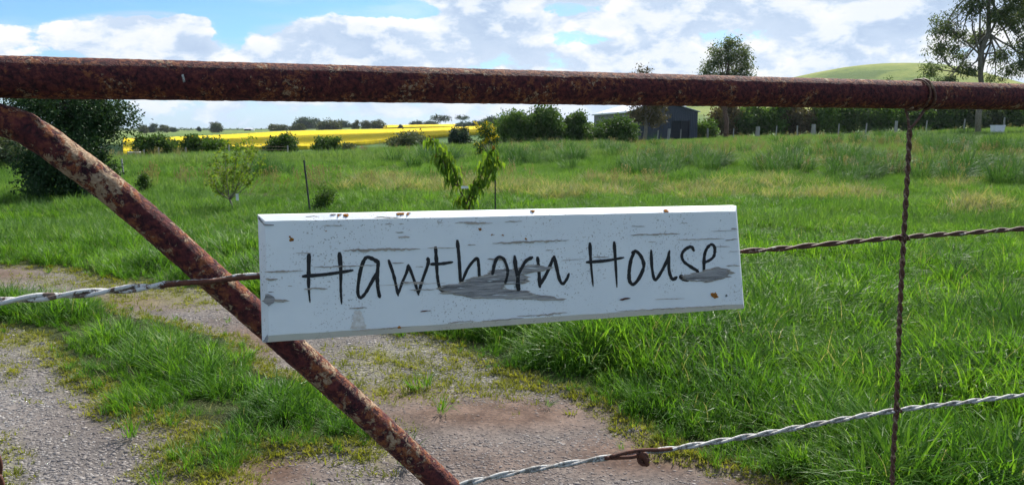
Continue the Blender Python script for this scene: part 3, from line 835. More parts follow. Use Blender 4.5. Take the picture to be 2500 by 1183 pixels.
def sliver(k, x0, x1, y, h, skew=0.0, mat='tan_wood', name='peeled_patch', lift=0.0015):
    n = max(8, int((x1 - x0) / 12)); t = np.linspace(0, 1, n)
    prof = np.clip(np.minimum(t / 0.18, (1 - t) / 0.30), 0, 1) ** 0.7
    nz1, nz2 = fbm(t * n * 0.55, 0 * t + x0 * 0.1, 91, 3), fbm(t * n * 0.55, 0 * t + y * 0.1, 92, 3)
    mid = y + skew * (t - 0.5) + 0.25 * h * nz2
    upy, loy = mid - 0.6 * h * prof * (0.65 + 0.9 * nz1) - 0.6, mid + 0.6 * h * prof * (0.65 + 0.9 * nz2) + 0.6
    xs = x0 + (x1 - x0) * t
    top = [on_sign(*cpx(k, a_, b_), lift) for a_, b_ in zip(xs, upy)]; bot = [on_sign(*cpx(k, a_, b_), lift) for a_, b_ in zip(xs, loy)]
    sign_mesh(name, top + bot, [(i, n + i, n + i + 1, i + 1) for i in range(n - 1)], M[mat], board)
splinter_patch(5, [(1480, 705), (1495, 672), (1640, 667), (1700, 628), (1790, 602), (1860, 585), (1870, 560), (1965, 550), (2050, 562), (2125, 528), (2205, 517), (2268, 535), (2345, 536), (2265, 562),
               (2118, 580), (2155, 610), (2088, 630), (2155, 645), (1988, 667), (1948, 702), (2048, 712), (2178, 732), (2195, 746), (2305, 756), (2392, 775), (2385, 786), (2265, 781), (2065, 772), (1867, 771),
               (1740, 766), (1640, 746), (1520, 731)])
splinter_patch(6, [(1455, 602), (1560, 582), (1640, 560), (1710, 536), (1790, 546), (1805, 580), (1790, 610), (1700, 630), (1650, 654), (1580, 640), (1500, 632)])
for (k, x0, x1, y, h, *sk) in [(5, 735, 1330, 402, 20, -12), (5, 1590, 1880, 199, 13), (6, 5, 592, 342, 15, -24), (5, 510, 990, 528, 11, -14), (5, 145, 440, 566, 13, -8), (5, 148, 247, 626, 15),
                               (5, 120, 335, 788, 22), (5, 440, 622, 697, 17), (5, 1180, 1362, 650, 13), (5, 1245, 1442, 705, 9, -6), (5, 782, 922, 846, 11, -6), (5, 1155, 1250, 305, 13), (5, 578, 752, 219, 7), (5, 970, 1182, 158, 8),
                               (5, 450, 560, 150, 6), (5, 380, 505, 428, 6), (5, 1290, 1350, 531, 9), (5, 1110, 1205, 502, 8), (5, 1835, 1990, 474, 14), (5, 1685, 1750, 364, 6), (5, 1380, 1600, 388, 6), (6, 1055, 1437, 286, 11, -12), (6, 1405, 1775, 322, 7, -10),
                               (6, 1775, 1872, 327, 9, -10), (6, 98, 235, 188, 9, -3), (6, 530, 712, 478, 4, -14), (6, 770, 898, 458, 6), (6, 1785, 1890, 524, 11), (6, 1700, 1815, 378, 5), (6, 950, 1780, 848, 9, -44), (6, 335, 580, 890, 13, -26),
                               (6, 0, 245, 929, 8, -16), (6, 1240, 1470, 775, 5, -6), (5, 1540, 1740, 950, 10, -14), (5, 800, 1250, 1003, 8, -34), (5, 1790, 1990, 938, 8, -14), (5, 1000, 1520, 664, 3, -20), (5, 170, 215, 722, 6), (5, 320, 355, 677, 5), (6, 1800, 1890, 415, 3), (6, 1820, 1870, 242, 7), (6, 190, 350, 903, 6, -10),
                               (6, 1670, 1880, 258, 3, -8), (6, 410, 465, 406, 5), (6, 1190, 1250, 342, 4), (5, 1135, 1205, 270, 6), (5, 1055, 1115, 208, 5), (5, 1165, 1200, 206, 5), (6, 1060, 1170, 225, 4), (6, 1440, 1490, 200, 4), (5, 1455, 1500, 197, 7)]:
    sliver(k, x0, x1, y, h, *(sk or ()))
patch_poly(5, [(92, 165), (100, 150), (140, 205), (215, 212), (215, 220), (140, 220)], jag=0.5)
patch_poly(5, [(150, 740), (170, 735), (225, 765), (215, 800), (175, 830), (135, 800)], jag=0.8)
patch_poly(5, [(128, 1100), (165, 1040), (172, 1075), (165, 1105)], jag=0.4)
for (k, x0, x1, y, h) in [(5, 1325, 1412, 867, 9), (6, 972, 1058, 776, 13)]:
    sliver(k, x0, x1, y, h, -8, 'rust_plain', 'rusty_nail', 0.0022)
sliver(5, 798, 915, 1000, 6, 0, 'stain', 'stain', 0.0009)
patch_poly(5, [(830, 865), (875, 862), (900, 930), (915, 1000), (800, 1000), (812, 930)], 0.0007, 1.5, 'stain', 'stain')
def bevel_off(px, py):
    """depth of the board's surface at a point on its top bevel"""
    t = (px - 630) / 1168.0; yo, yi = 525 - 23 * t, 540 - 24.5 * t
    return -0.012 * float(np.clip((yi - py) / (yi - yo), 0, 1))
def lich(k, cx, cy, r, n=5, mat='lichen', off=None):
    def put(x, y, up_):
        px, py = cpx(k, x, y)
        if off is None: return on_sign(px, py, up_)
        py = max(py, 525.5 - 23 * (px - 630) / 1168.0); return on_sign(px, py, bevel_off(px, py) + up_)
    vs, fs = [], []
    for _ in range(n):
        ox, oy = cx + R.normal(0, r * 0.45), cy + R.normal(0, r * 0.35); q = r * R.uniform(0.35, 0.75); m = 9
        b0 = len(vs); vs.append(put(ox, oy, 0.0028))
        for a_ in np.arange(m) / m * 2 * math.pi:
            rr_ = q * R.uniform(0.6, 1.2); vs.append(put(ox + rr_ * math.cos(a_), oy + rr_ * 0.8 * math.sin(a_), 0.0006))
        for i in range(m): fs.append((b0, b0 + 1 + (i + 1) % m, b0 + 1 + i))
    sign_mesh('lichen', vs, fs, M[mat], board)
for a_ in [(5, 343, 320, 20, 6), (6, 1690, 748, 26, 7), (5, 1785, 245, 14, 4), (5, 1880, 288, 10, 3), (5, 1168, 990, 18, 5), (5, 1958, 292, 9, 3), (5, 615, 258, 8, 2), (6, 262, 326, 12, 3)]: lich(*a_)
lich(6, 1785, 745, 13, 3, 'lichen_grey'); lich(5, 890, 213, 7, 2, 'lichen_grey'); lich(6, 1745, 176, 8, 2, 'lichen_grey')
for a_ in [(5, 660, 130, 18, 4), (5, 720, 132, 18, 5), (5, 770, 134, 24, 6), (5, 1180, 124, 26, 6), (5, 1245, 119, 20, 5), (6, 308, 106, 18, 5), (6, 1326, 106, 20, 6), (5, 705, 150, 9, 2)]: lich(*a_, off=-0.008)

exec_after = []

# ------------------------------------------------------------------ trees and shrubs
M['bark_grey'] = bark_mat('bark_grey', (0.10, 0.085, 0.07), (0.25, 0.22, 0.18))
M['bark_dark'] = bark_mat('bark_dark', (0.035, 0.027, 0.022), (0.10, 0.08, 0.065))
M['bark_red'] = bark_mat('bark_red', (0.05, 0.03, 0.022), (0.15, 0.085, 0.06))
M['leaf_conifer'] = leaf_mat('leaf_conifer', (0.013, 0.030, 0.015), (0.028, 0.060, 0.026), (0.060, 0.110, 0.038), 0.22, noise_scale=2.5)
M['leaf_gum'] = leaf_mat('leaf_gum', (0.042, 0.066, 0.034), (0.085, 0.120, 0.056), (0.15, 0.185, 0.09), 0.42, noise_scale=0.6)
M['leaf_hedge'] = leaf_mat('leaf_hedge', (0.028, 0.058, 0.018), (0.060, 0.115, 0.030), (0.110, 0.180, 0.050), 0.35, noise_scale=0.5)
M['leaf_bright'] = leaf_mat('leaf_bright', (0.035, 0.075, 0.014), (0.075, 0.150, 0.025), (0.14, 0.23, 0.045), 0.35, noise_scale=0.5)
M['leaf_grey'] = leaf_mat('leaf_grey', (0.05, 0.065, 0.04), (0.085, 0.11, 0.06), (0.13, 0.15, 0.085), 0.2, noise_scale=0.5)
M['leaf_brown'] = leaf_mat('leaf_brown', (0.045, 0.045, 0.022), (0.10, 0.085, 0.045), (0.17, 0.125, 0.065), 0.25, noise_scale=0.6)
M['leaf_young'] = leaf_mat('leaf_young', (0.08, 0.14, 0.018), (0.17, 0.25, 0.035), (0.28, 0.34, 0.07), 0.45, noise_scale=3)
M['leaf_cherry'] = leaf_mat('leaf_cherry', (0.07, 0.14, 0.02), (0.13, 0.23, 0.03), (0.24, 0.32, 0.05), 0.5, noise_scale=5)
M['leaf_copper'] = leaf_mat('leaf_copper', (0.16, 0.09, 0.03), (0.22, 0.15, 0.04), (0.26, 0.22, 0.06), 0.4, noise_scale=5)
M['leaf_olive'] = leaf_mat('leaf_olive', (0.045, 0.060, 0.022), (0.085, 0.100, 0.034), (0.14, 0.145, 0.05), 0.15, noise_scale=0.06)
M['leaf_far'] = leaf_mat('leaf_far', (0.030, 0.052, 0.038), (0.052, 0.082, 0.055), (0.080, 0.115, 0.070), 0.2, noise_scale=0.06)
M['petal_yellow'] = leaf_mat('petal_yellow', (0.45, 0.33, 0.01), (0.62, 0.48, 0.015), (0.75, 0.60, 0.03), 0.3)

def leaf_quads(c, size, aspect=2.0, droop=0.0, up=0.3):
    """rhombic leaves at points c; returns verts, faces"""
    n = len(c)
    d = R.normal(0, 1, (n, 3)); d[:, 2] = d[:, 2] * (1 - abs(droop)) - droop * 1.6
    d /= np.linalg.norm(d, axis=1)[:, None]
    s = R.normal(0, 1, (n, 3)); s -= (s * d).sum(1)[:, None] * d; s /= np.linalg.norm(s, axis=1)[:, None]
    L = size * R.uniform(0.6, 1.3, n); wv = L / aspect
    v = np.stack([c, c + d * (L * 0.5)[:, None] + s * (wv * 0.5)[:, None], c + d * L[:, None], c + d * (L * 0.5)[:, None] - s * (wv * 0.5)[:, None]], 1)
    return v.reshape(-1, 3), np.arange(n * 4).reshape(n, 4)

def lobe_points(lobes, n, shell=0.55):
    """points through a set of ellipsoids (cx,cy,cz,rx,ry,rz), denser towards the skin"""
    L = np.array(lobes, float); vol = L[:, 3] * L[:, 4] + L[:, 4] * L[:, 5]; k = R.choice(len(L), n, p=vol / vol.sum())
    d = R.normal(0, 1, (n, 3)); d /= np.linalg.norm(d, axis=1)[:, None]
    r = R.uniform(0, 1, n) ** shell
    return L[k, :3] + d * r[:, None] * L[k, 3:6]

def clumped(pts, k, spread):
    """pull random points into sprays so gaps open between them"""
    n = len(pts); c = pts[R.choice(n, max(1, n // k), replace=False)]
    i = R.integers(0, len(c), n); return c[i] + R.normal(0, spread, (n, 3))

def limb(mb, a, b, r0, r1, bend=0.12, n=7, sides=6):
    a, b = np.asarray(a, float), np.asarray(b, float); t = np.linspace(0, 1, n)[:, None]
    L = np.linalg.norm(b - a); off = R.normal(0, bend * L * 0.5, 3)
    p = a * (1 - t) + b * t + np.sin(t * math.pi) * off + R.normal(0, 0.012 * L, (n, 3)) * np.sin(t * math.pi)
    mb.tube(p, np.linspace(r0, r1, n), sides); return p

def tree(name, label, cat, px, py, Y, H, W, lobes, nleaf, leaf, mat, bark='bark_dark', trunk_r=None, droop=0.0, aspect=2.0, clump=(22, 0.10), trunk_top=0.55, shell=0.5,
         group=None, trunk_h=None, lean=0.0, base=None, sub=3, extra=None):
    """lobes: unit-space ellipsoids (x,y,z,rx,ry,rz), x,y in -0.5..0.5 of W and z in 0..1 of H"""
    if base is None:
        b = at(px, py, Y); bx, by = b[0], b[1]
    else: bx, by = base
    bz = ter1(bx, by) - 0.03
    root = empty(name, (bx, by, bz)); tag(root, label, cat, group)
    Lw = [(bx + l[0] * W, by + l[1] * W, bz + l[2] * H, l[3] * W, l[4] * W, l[5] * H) for l in lobes]
    tr = trunk_r or 0.018 * H
    mb = MB()
    top = np.array([bx + lean * H, by, bz + trunk_top * H])
    tp = limb(mb, (bx, by, bz - 0.1), top, tr, tr * 0.45, 0.02, 9, 8)
    for l in Lw:
        c = np.array(l[:3]); s = tp[R.integers(3, 9)]
        e = limb(mb, s, c, tr * 0.38, tr * 0.12, 0.15)
        for _ in range(sub):
            d = R.normal(0, 1, 3); d /= np.linalg.norm(d); d[2] = abs(d[2]) * 0.8
            limb(mb, e[R.integers(2, 7)], c + d * np.array(l[3:6]) * 0.8, tr * 0.14, tr * 0.04, 0.2, 5, 4)
    mb.build('trunk', M[bark], root, True)
    pts = clumped(lobe_points(Lw, nleaf, shell), clump[0], clump[1] * W)
    pts[:, 2] = np.maximum(pts[:, 2], bz + 0.03)
    v, f = leaf_quads(pts, leaf, aspect, droop)
    mesh_obj('crown', v, f, M[mat], root)
    if extra: extra(root, Lw, (bx, by, bz))
    return root

def rlobes(n, z0, z1, rxy, rz, spread=0.34, taper=0.5):
    out = []
    for k in range(n):
        z = z0 + (z1 - z0) * (k + 0.5) / n + R.normal(0, 0.03); a = R.uniform(0, 2 * math.pi)
        s = spread * (1 - taper * abs(2 * (k + 0.5) / n - 0.9)); q = R.uniform(0.8, 1.2)
        out.append((s * math.cos(a) * R.uniform(0.4, 1), s * math.sin(a) * R.uniform(0.4, 1), z, rxy * q, rxy * q, rz * q))
    return out

# dark evergreen at the left
b_l = on_ground(180, 490)
tree('evergreen_tree', 'dense dark evergreen tree behind the curved gate brace', 'tree', 180, 490, b_l[1], 2.65, 2.5,
     rlobes(22, 0.14, 0.86, 0.17, 0.13, 0.34, 0.45) + [(0, 0, 0.55, 0.33, 0.33, 0.34), (-0.25, 0, 0.35, 0.2, 0.2, 0.16), (0.3, 0.1, 0.62, 0.2, 0.2, 0.2), (-0.3, 0, 0.7, 0.18, 0.2, 0.2), (0.12, -.1, 0.2, 0.2, 0.2, 0.16), (-0.12, -.2, 0.14, 0.2, 0.2, 0.12)],
     52000, 0.066, 'leaf_conifer', trunk_r=0.07, clump=(40, 0.030), trunk_top=0.8, shell=0.45, aspect=2.2)
# small shrubs in the paddock
b_ = on_ground(352, 476)
tree('shrub', 'small green shrub beside the dark evergreen and pale stake', 'shrub', 352, 476, b_[1], 0.52, 0.42, rlobes(7, 0.2, 0.85, 0.26, 0.2, 0.25), 1100, 0.05, 'leaf_hedge', clump=(14, 0.06), trunk_r=0.012)
b_ = on_ground(800, 524)
tree('shrub', 'round leafy green shrub behind the board beside the thin stake', 'shrub', 800, 524, b_[1], 0.47, 0.60, rlobes(8, 0.15, 0.8, 0.25, 0.25, 0.28), 1600, 0.045, 'leaf_hedge', clump=(14, 0.05), trunk_r=0.012)

# open-branched sapling
def sapling():
    b = on_ground(562, 526); Yb = b[1]
    root = empty('sapling', (b[0], b[1], ter1(b[0], b[1]) - 0.02))
    tag(root, 'young vase-shaped fruit tree with sparse yellow-green leaves', 'tree')
    mb = MB(); pts = []
    o = np.array([b[0], b[1], 0])
    fork = at(561, 487, Yb)
    mb.tube(crom(np.array([at(566, 530, Yb), at(567, 505, Yb), fork]), 5), np.linspace(0.017, 0.013, 11), 7)
    ends = [(505, 418, -.1), (525, 380, .15), (548, 352, -.2), (578, 350, .1), (606, 352, .25), (628, 366, -.15), (645, 385, .1), (596, 400, -.3), (540, 405, .3), (618, 345, .05), (512, 440, 0.15), (570, 385, 0.3)]
    for (ex, ey, dy) in ends:
        e = at(ex, ey, Yb + dy)
        midp = fork * 0.55 + e * 0.45 + np.array([(e[0] - fork[0]) * 0.12, dy * 0.3, -0.03])
        c = crom(np.array([fork, midp, e]), 8); mb.tube(c, np.linspace(0.009, 0.0025, len(c)), 5)
        for _ in range(4):
            i = R.integers(5, len(c)); tw = c[i] + R.normal(0, 0.07, 3) + np.array([0, 0, 0.05]); q = lerp3(c[i], tw, 5); mb.tube(q, np.linspace(0.003, 0.0012, 5), 4); pts += [q[k] for k in (2, 3, 4)] * 3
        pts += [c[k] for k in range(7, len(c))] * 4
    mb.build('trunk', M['bark_grey'], root, True)
    pts = np.array(pts); pts = np.concatenate([pts, pts[R.integers(0, len(pts), 900)]]) + R.normal(0, 0.022, (len(pts) + 900, 3))
    v, f = leaf_quads(pts, 0.055, 2.2, 0.1); mesh_obj('crown', v, f, M['leaf_young'], root)
    m = MB(); c = at(579, 481, Yb - 0.03); m.box(c - (0.022, 0.001, 0.055), c + (0.022, 0.001, 0.055)); m.build('tag', M['white_tag'], root)
M['white_tag'] = plain_mat('white_tag', (0.74, 0.75, 0.76), (0.80, 0.80, 0.80), 20, 0.5)
sapling()

# drooping young cherry with big hanging leaves
def cherry():
    b = on_ground(1140, 545); Yb = b[1]
    root = empty('cherry_tree', (b[0], b[1], ter1(b[0], b[1]) - 0.02))
    tag(root, 'young forked cherry tree with large drooping green leaves', 'tree')
    mb = MB()
    limbs = [[(1142, 548), (1138, 500), (1120, 455), (1108, 420), (1095, 385), (1072, 362), (1054, 338)], [(1142, 540), (1150, 490), (1168, 450), (1180, 410), (1192, 380), (1205, 362)], [(1120, 455), (1102, 440), (1085, 400), (1068, 380)],
             [(1160, 465), (1185, 445), (1200, 415), (1212, 385)], [(1138, 500), (1150, 470), (1160, 445)], [(1150, 490), (1128, 478), (1118, 492)]]
    spots, heads = [], []
    for L in limbs:
        dy = R.normal(0, 0.05)
        c = crom(np.array([at(x, y, Yb + dy * i / 3) for i, (x, y) in enumerate(L)]), 8); mb.tube(c, np.linspace(0.013, 0.005, len(c)), 6)
        spots += [c[i] for i in range(len(c) // 3, len(c))]; heads.append(c[-1])
    mb.build('trunk', M['bark_red'], root, True)
    def hang(c, L, wd):
        # a leaf hanging from c: folded strip of four quads
        a = R.uniform(0, 2 * math.pi); out = np.array([math.cos(a), math.sin(a), 0]); side = np.array([-math.sin(a), math.cos(a), 0])
        t = np.linspace(0, 1, 6); pr = np.sin(np.clip(t, 0, 1) ** 0.8 * math.pi) * wd; pr[-1] = 0.0008; pr[0] = 0.001
        ctr = c + out * (0.35 * L * np.sin(t * 1.5))[:, None] - np.array([0, 0, 1]) * (L * t ** 1.35)[:, None]
        v = np.concatenate([ctr + side * pr[:, None] + out * 0.008, ctr, ctr - side * pr[:, None] + out * 0.008])
        f = [(i, i + 1, 6 + i + 1, 6 + i) for i in range(5)] + [(6 + i, 6 + i + 1, 12 + i + 1, 12 + i) for i in range(5)]
        return v, f
    g, cu = MB(), MB()
    for s in spots:
        for _ in range(3):
            v, f = hang(s + R.normal(0, (0.055, 0.05, 0.03), 3), R.uniform(0.09, 0.17), R.uniform(0.018, 0.030)); g.add(v, f)
    for h in heads[:5]:
        for _ in range(9):
            v, f = hang(h + R.normal(0, 0.02, 3), R.uniform(0.07, 0.14), R.uniform(0.014, 0.022)); g.add(v, f)
        for _ in range(4):
            v, f = hang(h + np.array([0, 0, 0.03]) + R.normal(0, 0.012, 3), R.uniform(0.05, 0.08), 0.012); cu.add(v, f)
    c0 = at(1140, 505, Yb)
    for _ in range(22):
        v, f = hang(c0 + R.normal(0, (0.06, 0.05, 0.05), 3), R.uniform(0.07, 0.12), 0.022); g.add(v, f)
    g.build('crown', M['leaf_cherry'], root); cu.build('young_leaves', M['leaf_copper'], root)
    m = MB(); c = at(1135, 457, Yb - 0.06); m.box(c - (0.055, 0.001, 0.018), c + (0.055, 0.001, 0.018)); m.build('tag', M['white_tag'], root)
cherry()

# stakes
def stake(label, p0, p1, mat, r=0.011, group=None, name='stake'):
    a = on_ground(*p0); b = at(*p1, a[1]); a[2] = ter1(a[0], a[1]) - 0.1
    m = MB(); m.tube(lerp3(a, b, 4), r, 6); o = m.build(name, M[mat], None, False, org=(a[0], a[1], a[2]))
    tag(o, label, 'stake', group); return o
M['stake_dark'] = plain_mat('stake_dark', (0.012, 0.014, 0.016), (0.035, 0.036, 0.038), 40, 0.6)
M['wood_grey'] = plain_mat('wood_grey', (0.20, 0.20, 0.19), (0.36, 0.355, 0.34), 30, 0.9)
stake('thin dark steel stake leaning beside the round shrub', (760, 532), (742, 391), 'stake_dark', 0.014)
stake('thin dark steel stake beside the drooping cherry tree', (1209, 534), (1209, 372), 'stake_dark', 0.012)
stake('pale weathered stake in front of the dark evergreen', (303, 437), (297, 388), 'wood_grey', 0.022)

# yellow flowering bush behind the cherry
def flowers(root, Lw, b):
    p = lobe_points([(l[0], l[1] - 0.1, l[2] + 0.03, l[3] * 1.05, l[4] * 1.05, l[5] * 1.05) for l in Lw], 800, 0.25)
    v, f = leaf_quads(clumped(p, 6, 0.04), 0.08, 1.3); mesh_obj('blossom', v, f, M['petal_yellow'], root)
tree('flowering_shrub', 'yellow flowering shrub directly behind the drooping cherry tree', 'shrub', 1186, 385, 37, 1.7, 1.45, rlobes(11, 0.10, 0.85, 0.24, 0.14, 0.34), 3200, 0.10, 'leaf_hedge', clump=(12, 0.05), extra=flowers)

HEDGE_G = 'shrubs along the back of the paddock'
def hshrub(label, x0, x1, ytop, ybase, Y, mat, n=2600, leaf=0.2, lob=9, group=HEDGE_G, spiky=False, name='shrub', clump=None, **kw):
    W = 1.12 * (x1 - x0) / F * Y; H = (ybase - ytop) / F * Y
    return tree(name, label, 'shrub' if name == 'shrub' else 'tree', (x0 + x1) / 2, ybase, Y, H, W, rlobes(lob + 4, 0.16, 0.88, 0.21, 0.16, 0.44, 0.35) + [(0, 0, 0.45, 0.44, 0.36, 0.42), (-0.28, 0, 0.3, 0.26, 0.25, 0.28), (0.28, 0, 0.3, 0.26, 0.25, 0.28)], int(n * 1.9), leaf * 1.25, mat,
                clump=clump or (16, 0.055), group=group, shell=0.5, sub=1, **kw)
hshrub('leafy hedge tree with pale trunks just right of the dark evergreen', 330, 385, 318, 382, 42, 'leaf_hedge', 2600, 0.12)
hshrub('dark round hedge tree next to the start of the canola', 378, 434, 322, 381, 42.5, 'leaf_hedge', 2600, 0.12)
hshrub('ragged bush in front of the left end of the canola', 452, 528, 326, 381, 41, 'leaf_hedge', 2400, 0.12, clump=(14, 0.045))
hshrub('low spindly bush seen behind the sapling', 505, 600, 338, 382, 41, 'leaf_bright', 1300, 0.11, clump=(12, 0.04))
hshrub('dark pointed bush standing against the canola', 648, 724, 318, 372, 47, 'leaf_hedge', 2600, 0.13, clump=(14, 0.045))
hshrub('dark ragged bush right of the pointed one against the canola', 768, 830, 323, 366, 53, 'leaf_hedge', 2200, 0.14, clump=(14, 0.045))
hshrub('low dark bush beside the reddish earth heap', 822, 868, 341, 364, 55, 'leaf_grey', 900, 0.14)
hshrub('low grey-green bush with a flat top below the canola', 955, 1052, 330, 364, 55, 'leaf_grey', 3000, 0.14)
hshrub('dark oval bush left of the yellow flowering shrub', 1101, 1146, 310, 358, 58, 'leaf_far', 2200, 0.15)
hshrub('dark green bush behind the yellow flowering shrub', 1190, 1302, 276, 354, 70, 'leaf_hedge', 4200, 0.20)
hshrub('tall dark green bush in the middle of the back hedge', 1288, 1388, 262, 353, 71, 'leaf_hedge', 4800, 0.20)
hshrub('broad dark green bush left of the shed', 1372, 1440, 276, 352, 72, 'leaf_hedge', 4800, 0.20)
hshrub('round bush covering the shed corner', 1436, 1548, 290, 349, 70, 'leaf_hedge', 5000, 0.19)
hshrub('light green bush right of the shed door', 1690, 1748, 296, 340, 94, 'leaf_bright', 1600, 0.22)
hshrub('pale green bush at the left picture edge behind the brace', -60, 52, 322, 420, 26, 'leaf_grey', 3000, 0.11)

# earth heap
def heap():
    c = at(882, 360, 56); n = 24; u, v = np.meshgrid(np.linspace(-1, 1, n), np.linspace(-1, 1, n)); r = np.hypot(u, v)
    h = 0.42 * np.clip(1 - r, 0, 1) ** 0.8 * (1 + 0.7 * fbm(u * 4, v * 4, 95)) - 0.05
    z0 = ter1(c[0], c[1])
    i = np.arange(n * n).reshape(n, n)
    o = mesh_obj('earth_heap', np.stack([c[0] + u * 0.8, c[1] + v * 0.7, z0 + h], -1).reshape(-1, 3), np.stack([i[:-1, :-1], i[:-1, 1:], i[1:, 1:], i[1:, :-1]], -1).reshape(-1, 4),
                 plain_mat('earth', (0.12, 0.05, 0.035), (0.24, 0.12, 0.08), 6, 0.95, 0, 0.9), smooth=True, org=(c[0], c[1], z0))
    tag(o, 'small reddish earth heap at the edge of the green field', 'earth heap')
heap()
# pale trough
def trough():
    c = at(328, 384, 40); z0 = ter1(c[0], c[1])
    root = empty('water_tank', (c[0], c[1], z0)); tag(root, 'small pale concrete tank at the foot of the left hedge', 'tank')
    k = 18; a = np.arange(k) / k * 2 * math.pi; m = MB()
    prof = [(0.30, -0.05), (0.30, 0.42), (0.32, 0.43), (0.32, 0.47), (0.26, 0.47), (0.25, 0.30)]
    vs = np.concatenate([np.stack([c[0] + r * np.cos(a), c[1] + r * np.sin(a), np.full(k, z0 + z)], 1) for r, z in prof]); f = []
    for i in range(len(prof) - 1):
        for j in range(k): f.append((i * k + j, i * k + (j + 1) % k, (i + 1) * k + (j + 1) % k, (i + 1) * k + j))
    m.add(vs, f); m.build('wall', plain_mat('concrete', (0.42, 0.40, 0.34), (0.58, 0.56, 0.50), 8, 0.9), root, True)
    m = MB(); m.add(np.stack([c[0] + 0.255 * np.cos(a), c[1] + 0.255 * np.sin(a), np.full(k, z0 + 0.38)], 1), [tuple(range(k))]); m.build('water', plain_mat('tank_water', (0.02, 0.025, 0.02), (0.03, 0.035, 0.03), 4, 0.1), root)
trough()

# trees
def tree_px(name, label, px, ybase, Y, H, W, lobes, n, leaf, mat, **kw):
    return tree(name, label, 'tree', px, ybase, Y, H, W, lobes, n, leaf, mat, **kw)
GA = 95.0
def pxl(Y, px0, ybase, W, H, items):
    """lobes from photograph ellipses (cx,cy,rx,ry)"""
    out = []
    for (cx, cy, rx, ry) in items:
        out.append(((cx - px0) / F * Y / W, R.uniform(-0.12, 0.12), (ybase - cy) / F * Y / H, rx / F * Y / W, rx / F * Y / W, ry / F * Y / H))
    return out
HA = (338 - 93) / F * GA; WA = 140 / F * GA
tree_px('gum_tree', 'round-crowned dark gum tree rising above the rail beside the shed', 1772, 338, GA, HA, WA,
        pxl(GA, 1772, 338, WA, HA, [(1778, 113, 26, 18), (1752, 128, 24, 18), (1805, 132, 24, 22), (1775, 145, 32, 22), (1738, 160, 26, 15), (1720, 178, 20, 14), (1816, 160, 20, 20), (1795, 178, 28, 16), (1752, 185, 26, 14), (1812, 190, 20, 18), (1770, 205, 30, 16), (1728, 200, 22, 14)]),
        9000, 0.30, 'leaf_gum', bark='bark_red', trunk_r=0.30, droop=0.45, aspect=2.6, clump=(16, 0.040), trunk_top=0.72, shell=0.6, sub=3)
YB_ = 80.0
HB = (341 - 160) / F * YB_; WB = 110 / F * YB_
tree_px('gum_tree', 'brownish gum tree in front of the dark shed wall', 1573, 341, YB_, HB, WB,
        pxl(YB_, 1573, 341, WB, HB, [(1568, 174, 19, 12), (1560, 200, 28, 18), (1590, 215, 30, 20), (1555, 240, 34, 22), (1598, 250, 34, 22), (1570, 275, 36, 20), (1606, 285, 26, 20), (1548, 282, 22, 16)]),
        6500, 0.26, 'leaf_brown', bark='bark_grey', trunk_r=0.22, droop=0.4, aspect=2.4, clump=(16, 0.05), trunk_top=0.6, shell=0.55)
YG = 66.0
HG = (322 + 130) / F * YG; WG = 330 / F * YG
gl = [(2300, 60, 34, 26), (2275, 115, 24, 20), (2318, 120, 34, 22), (2290, 165, 28, 16), (2335, 25, 34, 30), (2335, 90, 26, 20), (2370, -40, 60, 40), (2400, 40, 40, 24), (2440, 60, 34, 30), (2480, 30, 36, 30), (2465, 110, 36, 24), (2445, 165, 30, 20),
      (2492, 150, 34, 28), (2525, 90, 40, 40), (2420, 130, 26, 18), (2340, 165, 26, 14), (2300, 195, 24, 10), (2440, 0, 40, 26), (2390, 85, 24, 18), (2520, 190, 30, 18), (2330, -70, 50, 36), (2440, -70, 60, 40), (2500, -30, 50, 40), (2275, 82, 20, 16), (2355, 130, 18, 14), (2412, 185, 20, 12)]
tree_px('gum_tree', 'tall open gum tree with drooping leaf sprays at the picture edge', 2388, 320, YG, HG, WG, pxl(YG, 2388, 320, WG, HG, [(a_, b_, c_ * 1.15, d_ * 1.2) for a_, b_, c_, d_ in gl]), 26000, 0.30, 'leaf_gum', bark='bark_grey', trunk_r=0.25, droop=0.6, aspect=3.4,
        clump=(20, 0.017), trunk_top=0.82, shell=0.6, sub=4)
hshrub('small round treetop just above the rail below the hill', 2134, 2180, 203, 330, 125, 'leaf_hedge', 1800, 0.3, group=None, name='hedge_tree')
hshrub('leafy treetop showing above the rail left of the tall gum', 2232, 2284, 199, 328, 125, 'leaf_hedge', 2200, 0.3, group=None, name='hedge_tree')

# mixed hedge behind the fence
RH = 'hedge bushes behind the post and wire fence'
for k, (x0, x1, yt, mat, lab) in enumerate([
        (1722, 1802, 250, 'leaf_brown', 'dull olive hedge bush around the foot of the round gum'), (1786, 1868, 256, 'leaf_hedge', 'dark hedge bush just right of the round gum trunk'), (1842, 1925, 248, 'leaf_bright', 'fresh green hedge bush above the thick grey post'),
        (1900, 1990, 252, 'leaf_brown', 'hedge bush tinged russet behind the fence'), (1975, 2060, 246, 'leaf_bright', 'light green hedge bush in the middle of the fence line'), (2040, 2130, 250, 'leaf_hedge', 'dark green hedge bush left of the vertical gate wire'),
        (2110, 2205, 248, 'leaf_bright', 'bright green hedge bush directly left of the wire loop'), (2190, 2275, 260, 'leaf_hedge', 'low dark hedge bush directly behind the wire loop'), (2255, 2345, 250, 'leaf_hedge', 'dark hedge bush right of the vertical gate wire'),
        (2325, 2420, 252, 'leaf_gum', 'grey-dark hedge bush behind the trunk of the tall gum'), (2405, 2500, 246, 'leaf_hedge', 'very dark hedge bush right of the tall gum trunk'), (2480, 2590, 246, 'leaf_gum', 'dark hedge bush at the right picture edge')]):
    hshrub(lab, x0, x1, yt, 334 - 8 * smooth(1800, 2500, (x0 + x1) / 2), 108, mat, 3600, 0.30, 9, RH)

